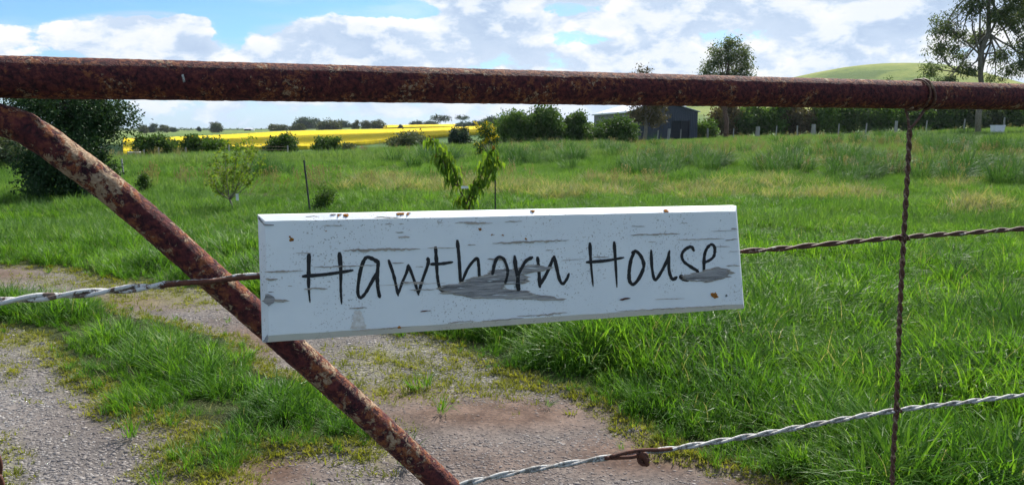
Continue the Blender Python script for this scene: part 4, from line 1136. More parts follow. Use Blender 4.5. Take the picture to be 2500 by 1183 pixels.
# ------------------------------------------------------------------ far trees
FT = 'far trees on the skyline'
def ftree(label, x0, x1, yt, yb, Y, mat, n=3200, leaf=None, shape='round'):
    W = (x1 - x0) / F * Y; H = max(1.0, (yb - yt) / F * Y)
    b = at((x0 + x1) / 2, yb, Y); 
    if shape == 'umbrella': lb = [(R.uniform(-.36, .36), R.uniform(-.3, .3), R.uniform(0.6, 0.86), 0.2, 0.2, 0.15) for _ in range(8)]
    else: lb = rlobes(10, 0.12, 0.86, 0.23, 0.17, 0.36, 0.35) + [(0, 0, 0.45, 0.44, 0.38, 0.46), (-.22, 0, .35, .26, .26, .32), (.22, 0, .35, .26, .26, .32)]
    root = tree('far_tree', label, 'tree', 0, 0, 0, H, W, lb, n, leaf or max(0.6, W * 0.075), mat, base=(b[0], b[1]), clump=(10, 0.04), group=FT, sub=0, shell=0.4, trunk_r=0.02 * H)
    root.location.z = b[2] - 0.3          # stands on the rise it is seen on
    return root
for a_ in [('olive rounded tree at the left end of the skyline behind the hedge', 336, 364, 302, 325, 560, 'leaf_olive'), ('dark blue-green tree between two olive ones on the far left skyline', 358, 388, 300, 325, 600, 'leaf_far'),
           ('domed olive tree right of the dark blue-green one', 385, 416, 303, 322, 560, 'leaf_olive'), ('small dark tree at the end of the left skyline clump', 412, 436, 311, 321, 620, 'leaf_far'),
           ('lone pale round-headed tree in the far green field', 508, 546, 296, 323, 520, 'leaf_grey'), ('tiny dark tree left of the lone pale tree', 481, 492, 309, 320, 640, 'leaf_far'),
           ('long low olive tree clump right of the far white shed', 655, 707, 305, 320, 560, 'leaf_olive'), ('rounded olive tree second in the row above the canola', 705, 748, 303, 319, 560, 'leaf_olive'),
           ('big dark domed tree behind the olive row', 712, 782, 289, 318, 700, 'leaf_far'), ('dark tree peeping over the olive row', 752, 800, 291, 317, 720, 'leaf_far'), ('wide olive tree in the middle of the row above the canola', 772, 838, 294, 317, 540, 'leaf_olive'),
           ('dark tree between the wide olive one and the cone', 822, 862, 293, 316, 650, 'leaf_far'), ('narrow cone-shaped olive tree in the row', 857, 880, 294, 316, 540, 'leaf_olive'), ('pointed olive tree right of the narrow cone', 878, 908, 292, 316, 540, 'leaf_olive'),
           ('last broad olive tree at the right end of the row', 903, 945, 293, 315.5, 540, 'leaf_olive'), ('low dark hedge tree right of the olive row', 998, 1032, 296, 306, 760, 'leaf_far'), ('low dark tree under the spreading pines', 1032, 1072, 297, 305, 760, 'leaf_far'),
           ('small round bush on the far canola strip', 971, 984, 305, 314, 520, 'leaf_far')]: ftree(*a_)
for a_ in [('spreading flat-topped pine left of the pair on the skyline', 1050, 1102, 283, 305, 700, 'leaf_far'), ('spreading flat-topped pine right of the pair on the skyline', 1112, 1148, 281, 304, 700, 'leaf_far')]: ftree(*a_, 900, None, 'umbrella')
for a_ in [('dark low tree at the end of the far canola strip', 1108, 1160, 299, 311, 520, 'leaf_far'), ('small dark tree beside the back hedge on the skyline', 1150, 1182, 293, 310, 520, 'leaf_far'), ('dark skyline tree above the back hedge', 1176, 1240, 288, 306, 560, 'leaf_far'),
           ('tall dark skyline pine over the middle bush', 1232, 1288, 272, 304, 560, 'leaf_far'), ('dark skyline pine beside the tall one', 1275, 1335, 276, 304, 580, 'leaf_far')]: ftree(*a_)
# far hedge line along the horizon
def far_line():
    vs, fs, nn = [], [], 0
    xs = R.uniform(120, 680, 2600); Y_ = R.uniform(900, 940, 2600)
    p = np.array([at(x, 317.0, y) for x, y in zip(xs, Y_)])
    p[:, 2] += R.uniform(0, 1, 2600) * (2.2 + 1.2 * fbm(xs * 0.03, xs * 0, 97)) - 0.8
    v, f = leaf_quads(p, 1.4, 1.4)
    tag(mesh_obj('treeline', v, f, M['leaf_far']), 'thin dark line of far trees along the horizon', kind='stuff')
far_line()

# ------------------------------------------------------------------ buildings
def clad_mat(name, a, b, ribs, axis=0, rough=0.5):
    m, t = new_mat(name)
    tcn = t.n('ShaderNodeTexCoord'); s = t.n('ShaderNodeSeparateXYZ', i_0=tcn.outputs['Object'])
    wv = t.math('ABSOLUTE', t.math('SUBTRACT', t.math('FRACT', t.math('MULTIPLY', s.outputs[axis], ribs)), 0.5))
    nz = t.noise(tcn.outputs['Object'], 0.8, 5, 0.6)
    p = t.n('ShaderNodeBsdfPrincipled', i_Base_Color=t.ramp(nz, [(0.3, a), (0.7, b)]), i_Roughness=rough, i_Metallic=0.1)
    t.set(p.inputs['Normal'], bump(t, t.step(wv, 0.30, 0.42), 0.8, 0.03))
    finish(t, p); return m
M['clad_navy'] = clad_mat('clad_navy', (0.026, 0.034, 0.058), (0.036, 0.046, 0.075), 5.0)
M['roof_grey'] = clad_mat('roof_grey', (0.50, 0.52, 0.56), (0.60, 0.62, 0.66), 5.0, 1, 0.4)
M['door_dark'] = clad_mat('door_dark', (0.010, 0.012, 0.020), (0.016, 0.019, 0.030), 8.0, 2)
M['trim'] = plain_mat('trim', (0.02, 0.022, 0.03), (0.03, 0.033, 0.045), 5, 0.5)
def shed():
    n0 = at(1536, 342, 86); f0_ = at(1450, 312, 104); n1 = at(1708, 340, 86)
    ax = np.array([f0_[0] - n0[0], f0_[1] - n0[1], 0]); Lg = np.linalg.norm(ax); ax /= Lg
    rx = np.array([ax[1], -ax[0], 0]); Wd = np.dot(n1 - n0, rx)
    z0 = ter1(n0[0], n0[1]) - 0.15
    root = empty('shed', (n0[0], n0[1], z0)); tag(root, 'dark navy steel farm shed with pale grey gable roof', 'shed')
    E, Rg = 3.25, 4.35
    def P(u, v, z): return np.array([n0[0], n0[1], z0]) + rx * u + ax * v + np.array([0, 0, z])
    d0, d1, dh = Wd * 0.62, Wd * 0.88, 2.25
    def wall(vs, fs, name='wall', mat='clad_navy', par=root):
        m = MB(); m.add(np.array(vs), fs); return m.build(name, M[mat], par)
    # gable end with its door opening
    wall([P(0, 0, 0), P(d0, 0, 0), P(d0, 0, dh), P(d1, 0, dh), P(d1, 0, 0), P(Wd, 0, 0), P(Wd, 0, E), P(Wd / 2, 0, Rg), P(0, 0, E)], [(0, 1, 2, 3, 6, 7, 8), (3, 4, 5, 6)])
    wall([P(0, Lg, 0), P(Wd, Lg, 0), P(Wd, Lg, E), P(Wd / 2, Lg, Rg), P(0, Lg, E)], [(4, 3, 2, 1, 0)])
    wall([P(0, 0, 0), P(0, Lg, 0), P(0, Lg, E), P(0, 0, E)], [(3, 2, 1, 0)]); wall([P(Wd, 0, 0), P(Wd, Lg, 0), P(Wd, Lg, E), P(Wd, 0, E)], [(0, 1, 2, 3)])
    # two sliding leaves set back in the opening
    mid = (d0 + d1) / 2
    for a_, b_ in ((d0, mid - 0.03), (mid + 0.03, d1)):
        m = MB(); m.add(np.array([P(a_, 0.15, 0), P(b_, 0.15, 0), P(b_, 0.15, dh), P(a_, 0.15, dh), P(a_, 0.22, 0), P(b_, 0.22, 0), P(b_, 0.22, dh), P(a_, 0.22, dh)]), [(0, 1, 2, 3), (7, 6, 5, 4), (0, 4, 5, 1), (1, 5, 6, 2), (2, 6, 7, 3), (3, 7, 4, 0)])
        m.build('door', M['door_dark'], root)
    for a_ in (d0 - 0.06, d1 - 0.02):
        m = MB(); m.add(np.array([P(a_, -0.04, 0), P(a_ + 0.08, -0.04, 0), P(a_ + 0.08, -0.04, dh + 0.1), P(a_, -0.04, dh + 0.1), P(a_, 0, 0), P(a_ + 0.08, 0, 0), P(a_ + 0.08, 0, dh + 0.1), P(a_, 0, dh + 0.1)]), [(0, 1, 2, 3), (0, 3, 7, 4), (1, 5, 6, 2), (3, 2, 6, 7)])
        m.build('door_frame', M['trim'], root)
    for s_ in (0, 1):
        u0, u1 = (-0.25, Wd / 2) if s_ == 0 else (Wd + 0.25, Wd / 2)
        e_ = E - 0.25 * (Rg - E) / (Wd / 2)
        vs = [P(u0, -0.2, e_ + 0.03), P(u0, Lg + 0.2, e_ + 0.03), P(u1, Lg + 0.2, Rg + 0.03), P(u1, -0.2, Rg + 0.03)]
        vs += [v + np.array([0, 0, 0.07]) for v in vs]
        m = MB(); m.add(np.array(vs), [(0, 1, 2, 3), (7, 6, 5, 4), (0, 4, 5, 1), (1, 5, 6, 2), (2, 6, 7, 3), (3, 7, 4, 0)]); m.build('roof', M['roof_grey'], root)
    m = MB(); g = [P(-0.28, -0.05, E - 0.1), P(-0.28, Lg, E - 0.1)]
    m.tube(np.array(g), 0.07, 6); m.build('gutter', M['roof_grey'], root)
shed()
def far_shed():
    c = at(606, 321, 700); z0 = c[2] - 0.3
    root = empty('far_shed', (c[0], c[1], z0)); tag(root, 'tiny pale open-fronted hay shed on the far green field', 'shed')
    W_, D_, E, Rg = 7.0, 6.0, 2.5, 3.4
    def P(u, v, z): return np.array([c[0] + u, c[1] + v, z0 + z])
    for nm, vs, f, mt in [('wall', [P(-W_ / 2, D_, 0), P(W_ / 2, D_, 0), P(W_ / 2, D_, E), P(-W_ / 2, D_, E)], [(0, 1, 2, 3)], 'door_dark'), ('wall', [P(-W_ / 2, 0, 0), P(-W_ / 2, D_, 0), P(-W_ / 2, D_, E), P(-W_ / 2, 0, E)], [(0, 1, 2, 3)], 'door_dark'),
                          ('wall', [P(W_ / 2, 0, 0), P(W_ / 2, D_, 0), P(W_ / 2, D_, E), P(W_ / 2, 0, E)], [(0, 1, 2, 3)], 'wood_grey'),
                          ('roof', [P(-W_ / 2 - .3, -.4, E), P(W_ / 2 + .3, -.4, E), P(W_ / 2 - .5, D_ / 2, Rg), P(-W_ / 2 + .5, D_ / 2, Rg)], [(0, 1, 2, 3)], 'roof_grey'), ('roof', [P(-W_ / 2 - .3, D_ + .4, E), P(W_ / 2 + .3, D_ + .4, E), P(W_ / 2 - .5, D_ / 2, Rg), P(-W_ / 2 + .5, D_ / 2, Rg)], [(0, 1, 2, 3)], 'roof_grey')]:
        m = MB(); m.add(np.array(vs), f); m.build(nm, M[mt], root)
    m = MB()
    for u in (-W_ / 2 + 0.1, 0, W_ / 2 - 0.1): m.box(P(u - .12, 0.0, 0), P(u + .12, 0.2, E))
    m.build('post', M['wood_grey'], root)
    k = 14; a = np.arange(k) / k * 2 * math.pi; t = at(617, 320.5, 700)
    r2 = empty('far_tank', (t[0], t[1], z0)); tag(r2, 'tiny white round tank beside the far hay shed', 'tank')
    vs = np.concatenate([np.stack([t[0] + r * np.cos(a), t[1] + r * np.sin(a), np.full(k, z0 + z)], 1) for r, z in ((1.6, 0), (1.6, 2.2), (0.3, 2.7))])
    m = MB(); m.add(vs[:2 * k], [(j, (j + 1) % k, k + (j + 1) % k, k + j) for j in range(k)]); m.build('wall', M['white_tag'], r2)
    m = MB(); m.add(vs[k:], [(j, (j + 1) % k, k + (j + 1) % k, k + j) for j in range(k)] + [tuple(k + j for j in range(k))]); m.build('lid', M['white_tag'], r2)
far_shed()
# white tub by the tall gum
def tub():
    c = at(2434, 331, 62); z0 = ter1(c[0], c[1]); root = empty('white_tub', (c[0], c[1], z0)); tag(root, 'white plastic tub in the grass by the tall gum', 'tub')
    m = MB(); w0, w1, h = 0.32, 0.37, 0.62
    vs = [(s * q, t * q, z) for q, z in ((w0, 0.0), (w1, h), (w1 * 1.06, h), (w1 * 1.06, h + 0.05), (w1 * 0.9, h + 0.05), (w0 * 0.9, 0.1)) for s, t in ((-1, -1), (1, -1), (1, 1), (-1, 1))]
    f = [(i * 4 + j, i * 4 + (j + 1) % 4, (i + 1) * 4 + (j + 1) % 4, (i + 1) * 4 + j) for i in range(5) for j in range(4)] + [(20, 21, 22, 23)]
    m.add(np.array(vs) + np.array([c[0], c[1], z0]), f); m.build('body', M['white_tag'], root)
tub()

# ------------------------------------------------------------------ fences
def fence(label, posts, Yf, Hp, mat='wood_grey'):
    root = None; tops = []
    for (px, pyb, Y, r, h, lean) in posts:
        b = at(px, pyb, Y); z0 = ter1(b[0], b[1])
        if root is None: root = empty('fence', (b[0], b[1], z0)); tag(root, label, 'fence')
        m = MB(); n = 5; t = np.linspace(0, 1, n)[:, None]
        p = np.array([b[0], b[1], z0 - 0.3]) * (1 - t) + np.array([b[0] + lean * h, b[1], z0 + h]) * t
        m.tube(p, np.linspace(r * 1.3, r * 1.1, n), 8, jitter=0.08); m.build('post', M[mat], root)
        tops.append((np.array([b[0], b[1] - r, z0]), np.array([b[0] + lean * h, b[1] - r, z0 + h])))
    for k in (0.35, 0.6, 0.88):
        q = [a * (1 - k) + b_ * k for a, b_ in tops]
        m = MB(); m.tube(np.array(q), 0.003, 4); m.build('wire', M['wire_rust_dark'], root)
fence('grey post and wire fence in front of the hedge and shed',
      [(1556, 342, 82, .05, 1.15, 0), (1604, 342, 83, .06, 1.1, .10), (1631, 341, 84, .13, 1.25, .08), (1661, 341, 86, .05, 1.2, .03), (1693, 340, 88, .06, 1.2, .03), (1727, 339, 90, .09, 1.2, 0), (1790, 337, 93, .05, 1.2, 0.02), (1849, 335.5, 95, .22, 1.35, 0), (1894, 334.5, 95, .06, 1.35, .05),
       (1946, 333, 95, .08, 1.35, -.02), (1985, 332, 95, .22, 1.45, 0), (2046, 330.5, 94, .06, 1.4, .04), (2113, 329, 93, .07, 1.35, .05), (2186, 327, 92, .15, 1.5, .02), (2260, 325, 90, .06, 1.4, .04), (2352, 322, 88, .06, 1.4, .05), (2450, 320, 86, .07, 1.4, 0), (2560, 318, 84, .07, 1.4, 0)], 95, 1.3)
fence('low fence of thin pale posts in front of the left hedge', [(250, 385, 39.5, .05, 1.1, 0), (352, 383, 39.7, .035, .55, .02), (388, 382.5, 39.8, .035, .6, 0), (455, 382, 40, .035, .55, 0), (560, 381, 40, .03, .6, 0), (703, 372, 46, .035, .6, 0)], 40, 0.6)

# ------------------------------------------------------------------ grass, gravel, moss
def blades(n, rad_, l0, l1, w0, w1, tilt0, tilt1, droop, seg=5):
    vs, fs = [], []
    for k in range(n):
        a = R.uniform(0, 2 * math.pi); rr_ = rad_ * math.sqrt(R.uniform()); b = np.array([rr_ * math.cos(a), rr_ * math.sin(a), -0.01])
        ph = a + R.normal(0, 0.9); L = R.uniform(l0, l1); wd = R.uniform(w0, w1)
        th = R.uniform(tilt0, tilt1); bend = droop * R.uniform(0.3, 1.3)
        h = np.array([math.cos(ph), math.sin(ph), 0]); s = np.array([-math.sin(ph), math.cos(ph), 0])
        p = b.copy(); base = len(vs)
        for i in range(seg + 1):
            t = i / seg; ww = wd * (1 - t ** 1.8) * (0.75 + 0.5 * min(t * 3, 1)) * 0.5
            tw = s * math.cos(0.8 * t) + np.array([0, 0, 0.3 * t])
            if i < seg: vs.append(p + tw * ww); vs.append(p - tw * ww)
            else: vs.append(p.copy())
            ang = th + bend * t ** 1.4
            p = p + (h * math.sin(ang) + np.array([0, 0, math.cos(ang)])) * L / seg
        for i in range(seg - 1): fs.append((base + 2 * i, base + 2 * i + 1, base + 2 * i + 3, base + 2 * i + 2))
        e = base + 2 * (seg - 1); fs.append((e, e + 1, e + 2))
    return np.array(vs), fs
def seeds(n, rad_, l0, l1):
    """flowering stems with feathery heads"""
    vs, fs = [], []
    for k in range(n):
        a = R.uniform(0, 2 * math.pi); b = np.array([rad_ * R.uniform() * math.cos(a), rad_ * R.uniform() * math.sin(a), 0]); L = R.uniform(l0, l1)
        tip = b + np.array([R.normal(0, 0.09), R.normal(0, 0.09), 1]) * L; s = np.array([math.sin(a), math.cos(a), 0]) * 0.0022
        i = len(vs); vs += [b + s, b - s, tip - s, tip + s]; fs.append((i, i + 1, i + 2, i + 3))
        for q in range(5):
            c = tip - np.array([0, 0, 1]) * L * 0.05 * q; d = R.normal(0, 1, 3) * np.array([0.012, 0.012, 0.02]); e = R.normal(0, 1, 3) * 0.008; i = len(vs)
            vs += [c, c + d + e, c + np.array([0, 0, 0.035]) + d * .5, c + d - e]; fs.append((i, i + 1, i + 2, i + 3))
    return np.array(vs), fs

M['grass'] = leaf_mat('grass', (0.034, 0.100, 0.013), (0.084, 0.205, 0.021), (0.190, 0.335, 0.042), 0.52, noise_scale=1.3, rough=0.48, spec=0.22)
M['grass_mid'] = leaf_mat('grass_mid', (0.055, 0.135, 0.024), (0.110, 0.225, 0.042), (0.200, 0.320, 0.085), 0.46, noise_scale=0.35)
M['grass_far'] = leaf_mat('grass_far', (0.065, 0.130, 0.036), (0.120, 0.210, 0.062), (0.205, 0.285, 0.115), 0.46, noise_scale=0.12)
M['grass_dark'] = leaf_mat('grass_dark', (0.025, 0.075, 0.020), (0.050, 0.125, 0.032), (0.110, 0.190, 0.065), 0.38, noise_scale=0.5)
M['grass_dry'] = leaf_mat('grass_dry', (0.17, 0.175, 0.07), (0.30, 0.295, 0.15), (0.43, 0.40, 0.24), 0.4, noise_scale=0.8)
M['grass_seed'] = leaf_mat('grass_seed', (0.15, 0.14, 0.07), (0.23, 0.205, 0.115), (0.32, 0.28, 0.18), 0.35, noise_scale=0.3)
M['moss'] = leaf_mat('moss', (0.12, 0.145, 0.022), (0.22, 0.235, 0.040), (0.34, 0.32, 0.085), 0.4, noise_scale=4)

def coll(name, items):
    c = bpy.data.collections.new(name)
    for k, (vf, mat) in enumerate(items):
        v, f = vf; me = bpy.data.meshes.new(name); me.from_pydata([tuple(p) for p in v], [], f); me.materials.append(mat)
        o = bpy.data.objects.new('%s_%02d' % (name, k), me); c.objects.link(o)
    return c
def scatter(name, collection, pts, scl, nvar, label, tilt=0.12, var_choice=None, lean=None):
    n = len(pts)
    rot = np.stack([R.normal(0, tilt, n), R.normal(0, tilt, n), R.uniform(0, 6.283, n)], 1) if lean is None else lean
    me = bpy.data.meshes.new(name); me.vertices.add(n); me.vertices.foreach_set('co', np.asarray(pts, np.float32).ravel())
    a = me.attributes.new('rot', 'FLOAT_VECTOR', 'POINT'); a.data.foreach_set('vector', rot.astype(np.float32).ravel())
    a = me.attributes.new('scl', 'FLOAT', 'POINT'); a.data.foreach_set('value', np.asarray(scl, np.float32))
    a = me.attributes.new('var', 'INT', 'POINT'); a.data.foreach_set('value', (R.integers(0, nvar, n) if var_choice is None else var_choice).astype(np.int32))
    o = link(bpy.data.objects.new(name, me)); tag(o, label, kind='stuff')
    g = bpy.data.node_groups.new(name, 'GeometryNodeTree')
    g.interface.new_socket('Geometry', in_out='INPUT', socket_type='NodeSocketGeometry'); g.interface.new_socket('Geometry', in_out='OUTPUT', socket_type='NodeSocketGeometry')
    N, Lk = g.nodes, g.links
    gi, go = N.new('NodeGroupInput'), N.new('NodeGroupOutput')
    ci = N.new('GeometryNodeCollectionInfo'); ci.inputs[0].default_value = collection; ci.inputs['Separate Children'].default_value = True; ci.inputs['Reset Children'].default_value = True
    iop = N.new('GeometryNodeInstanceOnPoints'); iop.inputs['Pick Instance'].default_value = True
    def na_(nm, tp):
        x = N.new('GeometryNodeInputNamedAttribute'); x.data_type = tp; x.inputs['Name'].default_value = nm; return x.outputs[0]
    Lk.new(gi.outputs[0], iop.inputs['Points']); Lk.new(ci.outputs[0], iop.inputs['Instance']); Lk.new(na_('var', 'INT'), iop.inputs['Instance Index'])
    Lk.new(na_('rot', 'FLOAT_VECTOR'), iop.inputs['Rotation']); Lk.new(na_('scl', 'FLOAT'), iop.inputs['Scale']); Lk.new(iop.outputs[0], go.inputs[0])
    md = o.modifiers.new('scatter', 'NODES'); md.node_group = g
    return o
def lean_field(x, y, freq, amt, seed):
    """clumps lean together, each tuft a little on its own"""
    n = len(x); dirn = 3.6 * fbm(x * freq, y * freq, seed, 2) + R.normal(0, 0.6, n)
    k = amt * np.clip(0.55 + 1.1 * fbm(x * freq * 1.3 + 9, y * freq * 1.3, seed + 3, 2) + R.normal(0, 0.25, n), -0.2, 1.5)
    return np.stack([k, R.normal(0, 0.1, n), dirn], 1)
def polar_points(n, r0, r1, a0, a1, power):
    """density per area falls as r**-power"""
    u = R.uniform(0, 1, n); e = 2 - power
    r = (r0 ** e + u * (r1 ** e - r0 ** e)) ** (1 / e) if abs(e) > 1e-6 else r0 * (r1 / r0) ** u
    a = np.radians(R.uniform(a0, a1, n)); return r * np.sin(a), r * np.cos(a), r

# dry hay lying about the middle of the paddock (photograph pixel blobs on the ground)
DRY = [(1180, 470, 260, 20, 0.75), (950, 455, 100, 18, 0.9), (1490, 450, 80, 12, 0.8), (2050, 490, 130, 16, 0.75), (2330, 452, 90, 12, 0.6), (1720, 470, 90, 16, 0.6), (2390, 520, 80, 14, 0.8), (1900, 450, 120, 10, 0.5)]
def dryness(x, y):
    px, py = to_px(x, y, np.zeros(len(x)))
    return np.clip(blobs(px, py, DRY) * 1.1 + 0.9 * fbm(x * 0.9, y * 0.9, 101) - 0.15, 0, 0.9) * (blobs(px, py, DRY) > 0.10)

lush = [(blades(28, 0.062, 0.16, 0.34, 0.006, 0.0115, 0.05, 0.55, 1.9, 6), M['grass']) for _ in range(6)]
lush += [(blades(30, 0.05, 0.10, 0.22, 0.004, 0.007, 0.05, 0.5, 1.2, 5), M['grass']) for _ in range(3)]
lush += [(blades(9, 0.07, 0.14, 0.36, 0.003, 0.006, 0.1, 1.2, 1.0, 5), M['grass_dry'])]
C_lush = coll('lush_tuft', lush)
x, y, r = polar_points(61000, 2.9, 16, -50, 48, 1.25)
d = drive_d(x, y); isl = sdist(ISLE, x, y) > -0.1
keep = R.uniform(0, 1, len(x)) < 1 - smooth(-0.16, 0.13, d) + 0.004 * (d < 0.6)
x, y, r, d, isl = x[keep], y[keep], r[keep], d[keep], isl[keep]
clm = fbm(x * 2.1, y * 2.1, 103, 3)
hgt = 0.30 + 0.70 * smooth(-0.10, 0.50, -d) + 0.50 * clm
hgt = np.where(isl, hgt * 0.72 + 0.05, hgt) * R.uniform(0.75, 1.2, len(x))
dd = dryness(x, y); kp = (R.uniform(0, 1, len(x)) > 0.8 * dd) & (R.uniform(0, 1, len(x)) < np.where(isl, 0.62 + 1.1 * clm, 0.85 + 0.7 * clm))
hgt *= (1 - 0.35 * smooth(7, 12, r))
scatter('grass', C_lush, np.stack([x, y, ter(x, y) - 0.01], 1)[kp], np.clip(hgt, 0.22, 1.4)[kp], len(lush), 'lush green long grass around the drive and paddock front', lean=lean_field(x, y, 1.5, 0.42, 131)[kp])

mid = [(blades(34, 0.13, 0.14, 0.30, 0.006, 0.011, 0.05, 0.6, 1.3, 4), M['grass_mid']) for _ in range(5)]
C_mid = coll('meadow_tuft', mid)
x, y, r = polar_points(43000, 11, 46, -52, 48, 1.4)
dd = dryness(x, y); kp = (R.uniform(0, 1, len(x)) > 0.85 * dd) & (drive_d(x, y) < -0.05)
x, y, r = x[kp], y[kp], r[kp]
scatter('meadow_grass', C_mid, np.stack([x, y, ter(x, y) - 0.02], 1), np.clip((0.72 + 0.75 * fbm(x * 0.8, y * 0.8, 105)) * (r / 14) ** 0.22 * R.uniform(0.7, 1.25, len(x)), 0.3, 2), len(mid), 'mid green meadow grass in the middle of the paddock', lean=lean_field(x, y, 0.6, 0.4, 135))

far = [(blades(44, 0.30, 0.22, 0.46, 0.012, 0.022, 0.05, 0.6, 1.0, 3), M['grass_far']) for _ in range(4)]
C_far = coll('field_tuft', far)
x, y, r = polar_points(50000, 30, 112, -52, 48, 1.2)
def paddock_end(x, y): return np.interp(1250 + F * x / y, [-500, 640, 900, 1000, 1150, 1300, 1600, 1750, 2600], [41, 43, 54, 57, 64, 74, 92, 112, 120])
kp = y < paddock_end(x, y) + 2.5 * fbm(x * 0.2, y * 0.2, 141); x, y, r = x[kp], y[kp], r[kp]
scatter('field_grass', C_far, np.stack([x, y, ter(x, y) - 0.04], 1), np.clip((0.75 + 0.85 * fbm(x * 0.28, y * 0.28, 107)) * R.uniform(0.7, 1.2, len(x)), 0.3, 2), len(far), 'grass at the back of the paddock up to the hedges')

sd = [(seeds(11, 0.18, 0.35, 0.6), M['grass_seed']) for _ in range(4)]
C_seed = coll('seed_stems', sd)
x, y, r = polar_points(26000, 16, 100, -42, 42, 1.3)
s_m = fbm(x * 0.07, y * 0.11, 109) + 0.5 * fbm(x * 0.4, y * 0.4, 110); kp = (s_m > 0.20) & (R.uniform(0, 1, len(x)) < 0.16) & (y < paddock_end(x, y))
x, y, r = x[kp], y[kp], r[kp]
scatter('seed_grass', C_seed, np.stack([x, y, ter(x, y) - 0.02], 1), R.uniform(0.7, 1.15, len(x)) * (r / 30) ** 0.15, len(sd), 'pinkish brown flowering grass heads drifting across the back paddock', 0.2)

tus = [(blades(150, 0.22, 0.35, 0.85, 0.008, 0.014, 0.02, 0.7, 1.6, 6), M['grass_dark']) for _ in range(3)]
C_tus = coll('tussock', tus)
tp_ = []
for (px, py, k, sx) in [(1622, 405, 9, 40), (1725, 412, 9, 40), (1900, 415, 12, 60), (2110, 412, 14, 60), (2000, 400, 8, 60), (2295, 395, 16, 50), (2450, 400, 16, 60), (2380, 425, 14, 80), (1350, 385, 8, 50), (1480, 375, 6, 60), (1260, 398, 8, 60), (1400, 400, 9, 90),
                        (2200, 440, 16, 160), (2480, 450, 10, 60), (640, 430, 4, 60), (1700, 375, 8, 160), (2250, 365, 10, 160), (1050, 400, 8, 60), (1560, 420, 8, 80), (2100, 370, 10, 150)]:
    for _ in range(int(k * 1.6)):
        g_ = on_ground(px + R.normal(0, sx * 0.6), max(352, py + R.normal(0, 7))); tp_.append((g_[0], g_[1], ter1(g_[0], g_[1]) - 0.03))
tp_ = np.array(tp_)
scatter('tussock_grass', C_tus, tp_, R.uniform(0.75, 1.45, len(tp_)) * (np.hypot(tp_[:, 0], tp_[:, 1]) / 30) ** 0.25, len(tus), 'tall dark arching grass tussocks scattered over the right of the paddock')

dry = [(blades(34, 0.14, 0.12, 0.32, 0.004, 0.008, 0.5, 1.45, 0.7, 4), M['grass_dry']) for _ in range(4)] + [(blades(22, 0.12, 0.12, 0.26, 0.005, 0.009, 0.1, 0.9, 1.2, 4), M['grass_mid']) for _ in range(2)]
C_dry = coll('hay_tuft', dry)
x, y, r = polar_points(60000, 9, 32, -40, 40, 1.3)
dd = dryness(x, y); kp = R.uniform(0, 1, len(x)) < dd * 1.2
x, y, r = x[kp], y[kp], r[kp]
scatter('hay', C_dry, np.stack([x, y, ter(x, y) + 0.02 + 0.22 * np.clip(fbm(x * 0.9, y * 0.9, 113), 0, 1)], 1), R.uniform(0.7, 1.3, len(x)), len(dry), 'cut dry straw-coloured grass lying in patches behind the board', 0.35)

# low yellow-green moss and weeds on the gravel
ms = [(blades(26, 0.035, 0.012, 0.04, 0.003, 0.006, 0.3, 1.2, 0.8, 3), M['moss']) for _ in range(4)]
C_ms = coll('moss_tuft', ms)
x, y, r = polar_points(75000, 2.8, 12, -40, 40, 1.3)
d = drive_d(x, y); px_, py_ = to_px(x, y, np.zeros(len(x)))
mm = np.clip(blobs(px_, py_, MOSS) * (0.55 + 0.9 * fbm(x * 5, y * 5, 35)), 0, 1) + 0.75 * (1 - smooth(0.0, 0.20, d))
kp = (d > -0.03) & (R.uniform(0, 1, len(x)) < mm * 1.3)
x, y, r, d = x[kp], y[kp], r[kp], d[kp]
scatter('moss', C_ms, np.stack([x, y, ter(x, y) - sunk(d)], 1), R.uniform(0.6, 1.4, len(x)), len(ms), 'low yellow-green moss and fine weeds creeping over the gravel', 0.2)

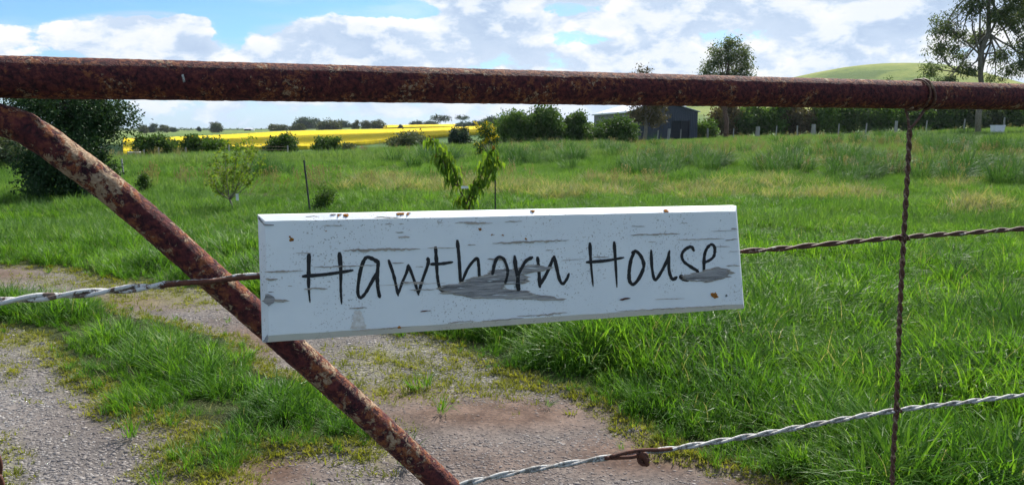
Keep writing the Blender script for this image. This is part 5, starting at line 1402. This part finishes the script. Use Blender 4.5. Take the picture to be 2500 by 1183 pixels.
# gravel stones
def gravel():
    x, y, r = polar_points(190000, 2.9, 9.0, -40, 36, 1.6)
    d = drive_d(x, y); px_, py_ = to_px(x, y, np.zeros(len(x)))
    dm = np.clip(blobs(px_, py_, DIRT) * 1.2, 0, 1)
    kp = (d > 0.0) & (R.uniform(0, 1, len(x)) > 0.88 * dm) & (R.uniform(0, 1, len(x)) > 0.35 * blobs(px_, py_, MOSS))
    x, y, dm, d = x[kp], y[kp], dm[kp], d[kp]; n = len(x)
    octa = np.array([(1, 0, 0), (0, 1, 0), (-1, 0, 0), (0, -1, 0), (0.15, 0.1, 1), (0, 0, -1)], float)
    cf = np.array([(0, 1, 4), (1, 2, 4), (2, 3, 4), (3, 0, 4), (1, 0, 5), (2, 1, 5), (3, 2, 5), (0, 3, 5)])
    s = np.clip(R.lognormal(-4.98, 0.38, n), 0.003, 0.019) * (1 - 0.3 * dm)
    v = octa[None] * R.uniform(0.6, 1.3, (n, 6, 1)) * s[:, None, None] * np.stack([R.uniform(0.8, 1.5, n), R.uniform(0.8, 1.3, n), R.uniform(0.25, 0.55, n)], 1)[:, None, :]
    a = R.uniform(0, 6.283, n); ca, sa = np.cos(a)[:, None], np.sin(a)[:, None]
    vx, vy = v[..., 0] * ca - v[..., 1] * sa, v[..., 0] * sa + v[..., 1] * ca
    z = ter(x, y) - sunk(d) - s * 0.04
    V = np.stack([vx + x[:, None], vy + y[:, None], v[..., 2] + z[:, None]], -1).reshape(-1, 3)
    Fc = (cf[None] + (np.arange(n) * 6)[:, None, None]).reshape(-1, 3)
    m, t = new_mat('stone'); geo = t.n('ShaderNodeNewGeometry'); da = t.n('ShaderNodeAttribute', attribute_name='dust')
    c = t.ramp(geo.outputs['Random Per Island'], [(0.0, (0.075, 0.075, 0.082)), (0.3, (0.135, 0.13, 0.132)), (0.6, (0.195, 0.178, 0.163)), (0.85, (0.27, 0.25, 0.235)), (1.0, (0.40, 0.385, 0.365))])
    c = t.mix(da.outputs['Fac'], c, (0.140, 0.098, 0.078, 1))
    p = t.n('ShaderNodeBsdfPrincipled', i_Base_Color=t.mix(1.0, c, t.ramp(t.noise(geo.outputs['Position'], 300, 3, 0.6), [(0.3, (0.8, 0.8, 0.8)), (0.7, (1.2, 1.2, 1.2))]), 'MULTIPLY'), i_Roughness=0.85)
    finish(t, p)
    go_ = mesh_obj('gravel', V, Fc, m); du = go_.data.attributes.new('dust', 'FLOAT', 'POINT')
    du.data.foreach_set('value', np.repeat(np.clip(0.12 + 0.75 * dm + 0.35 * fbm(x * 2, y * 2, 151), 0, 0.75), 6).astype(np.float32))
    tag(go_, 'loose grey gravel stones on the driveway', kind='stuff')
gravel()

# ------------------------------------------------------------------ the cloud whose shadow lies over the near half of the canola
def cloud():
    alt = 420.0; k = alt / SUN_DIR.z
    vs, fs = [], []; nb = 0
    import bmesh
    bm = bmesh.new()
    for (gx_, gy_, rx_, ry_) in [(-10, 215, 30, 42), (-60, 200, 40, 45), (-105, 185, 45, 48), (-150, 175, 45, 50), (-30, 190, 30, 40), (-85, 170, 40, 45), (20, 232, 26, 30), (-200, 165, 45, 55), (-130, 145, 50, 40)]:
        c = (gx_ + SUN_DIR.x * k, gy_ + 22.0 + SUN_DIR.y * k, alt + random.uniform(-4, 8))
        q = bmesh.ops.create_icosphere(bm, subdivisions=3, radius=1.0)['verts']
        for v in q: v.co = Vector((c[0] + v.co.x * rx_, c[1] + v.co.y * ry_, c[2] + (v.co.z * 16 if v.co.z > 0 else v.co.z * 5)))
    me = bpy.data.meshes.new('cloud'); bm.to_mesh(me); bm.free()
    m, t = new_mat('cloud'); p = t.n('ShaderNodeBsdfPrincipled', i_Base_Color=(0.85, 0.86, 0.88, 1), i_Roughness=1.0); tr = t.n('ShaderNodeBsdfTransparent'); finish(t, t.n('ShaderNodeMixShader', i_0=0.42, i_1=p.outputs[0], i_2=tr.outputs[0])); me.materials.append(m)
    for v in me.vertices:
        n = fbm(np.array([v.co.x * 0.05]), np.array([v.co.y * 0.05 + v.co.z * 0.08]), 121)[0]; v.co += v.co.normalized() * 0 + Vector((n * 6, n * 5, n * 4))
    o = link(bpy.data.objects.new('cloud', me)); tag(o, 'cumulus cloud drifting over the canola', kind='structure')
cloud()

# ------------------------------------------------------------------ thin air between here and the skyline
def haze():
    m = MB(); m.box((-3700, -3700, -40), (3700, 3700, 86)); 
    mt = bpy.data.materials.new('haze'); mt.use_nodes = True; t = NT(mt.node_tree)
    v = t.n('ShaderNodeVolumePrincipled', i_Density=HAZE); v.inputs['Color'].default_value = (0.80, 0.88, 1.0, 1); v.inputs['Anisotropy'].default_value = 0.2
    o = t.n('ShaderNodeOutputMaterial'); t.t.links.new(v.outputs[0], o.inputs['Volume'])
    ob = m.build('haze', mt); tag(ob, 'thin pale blue haze over the far fields', kind='stuff')
HAZE = 0.00007
haze()
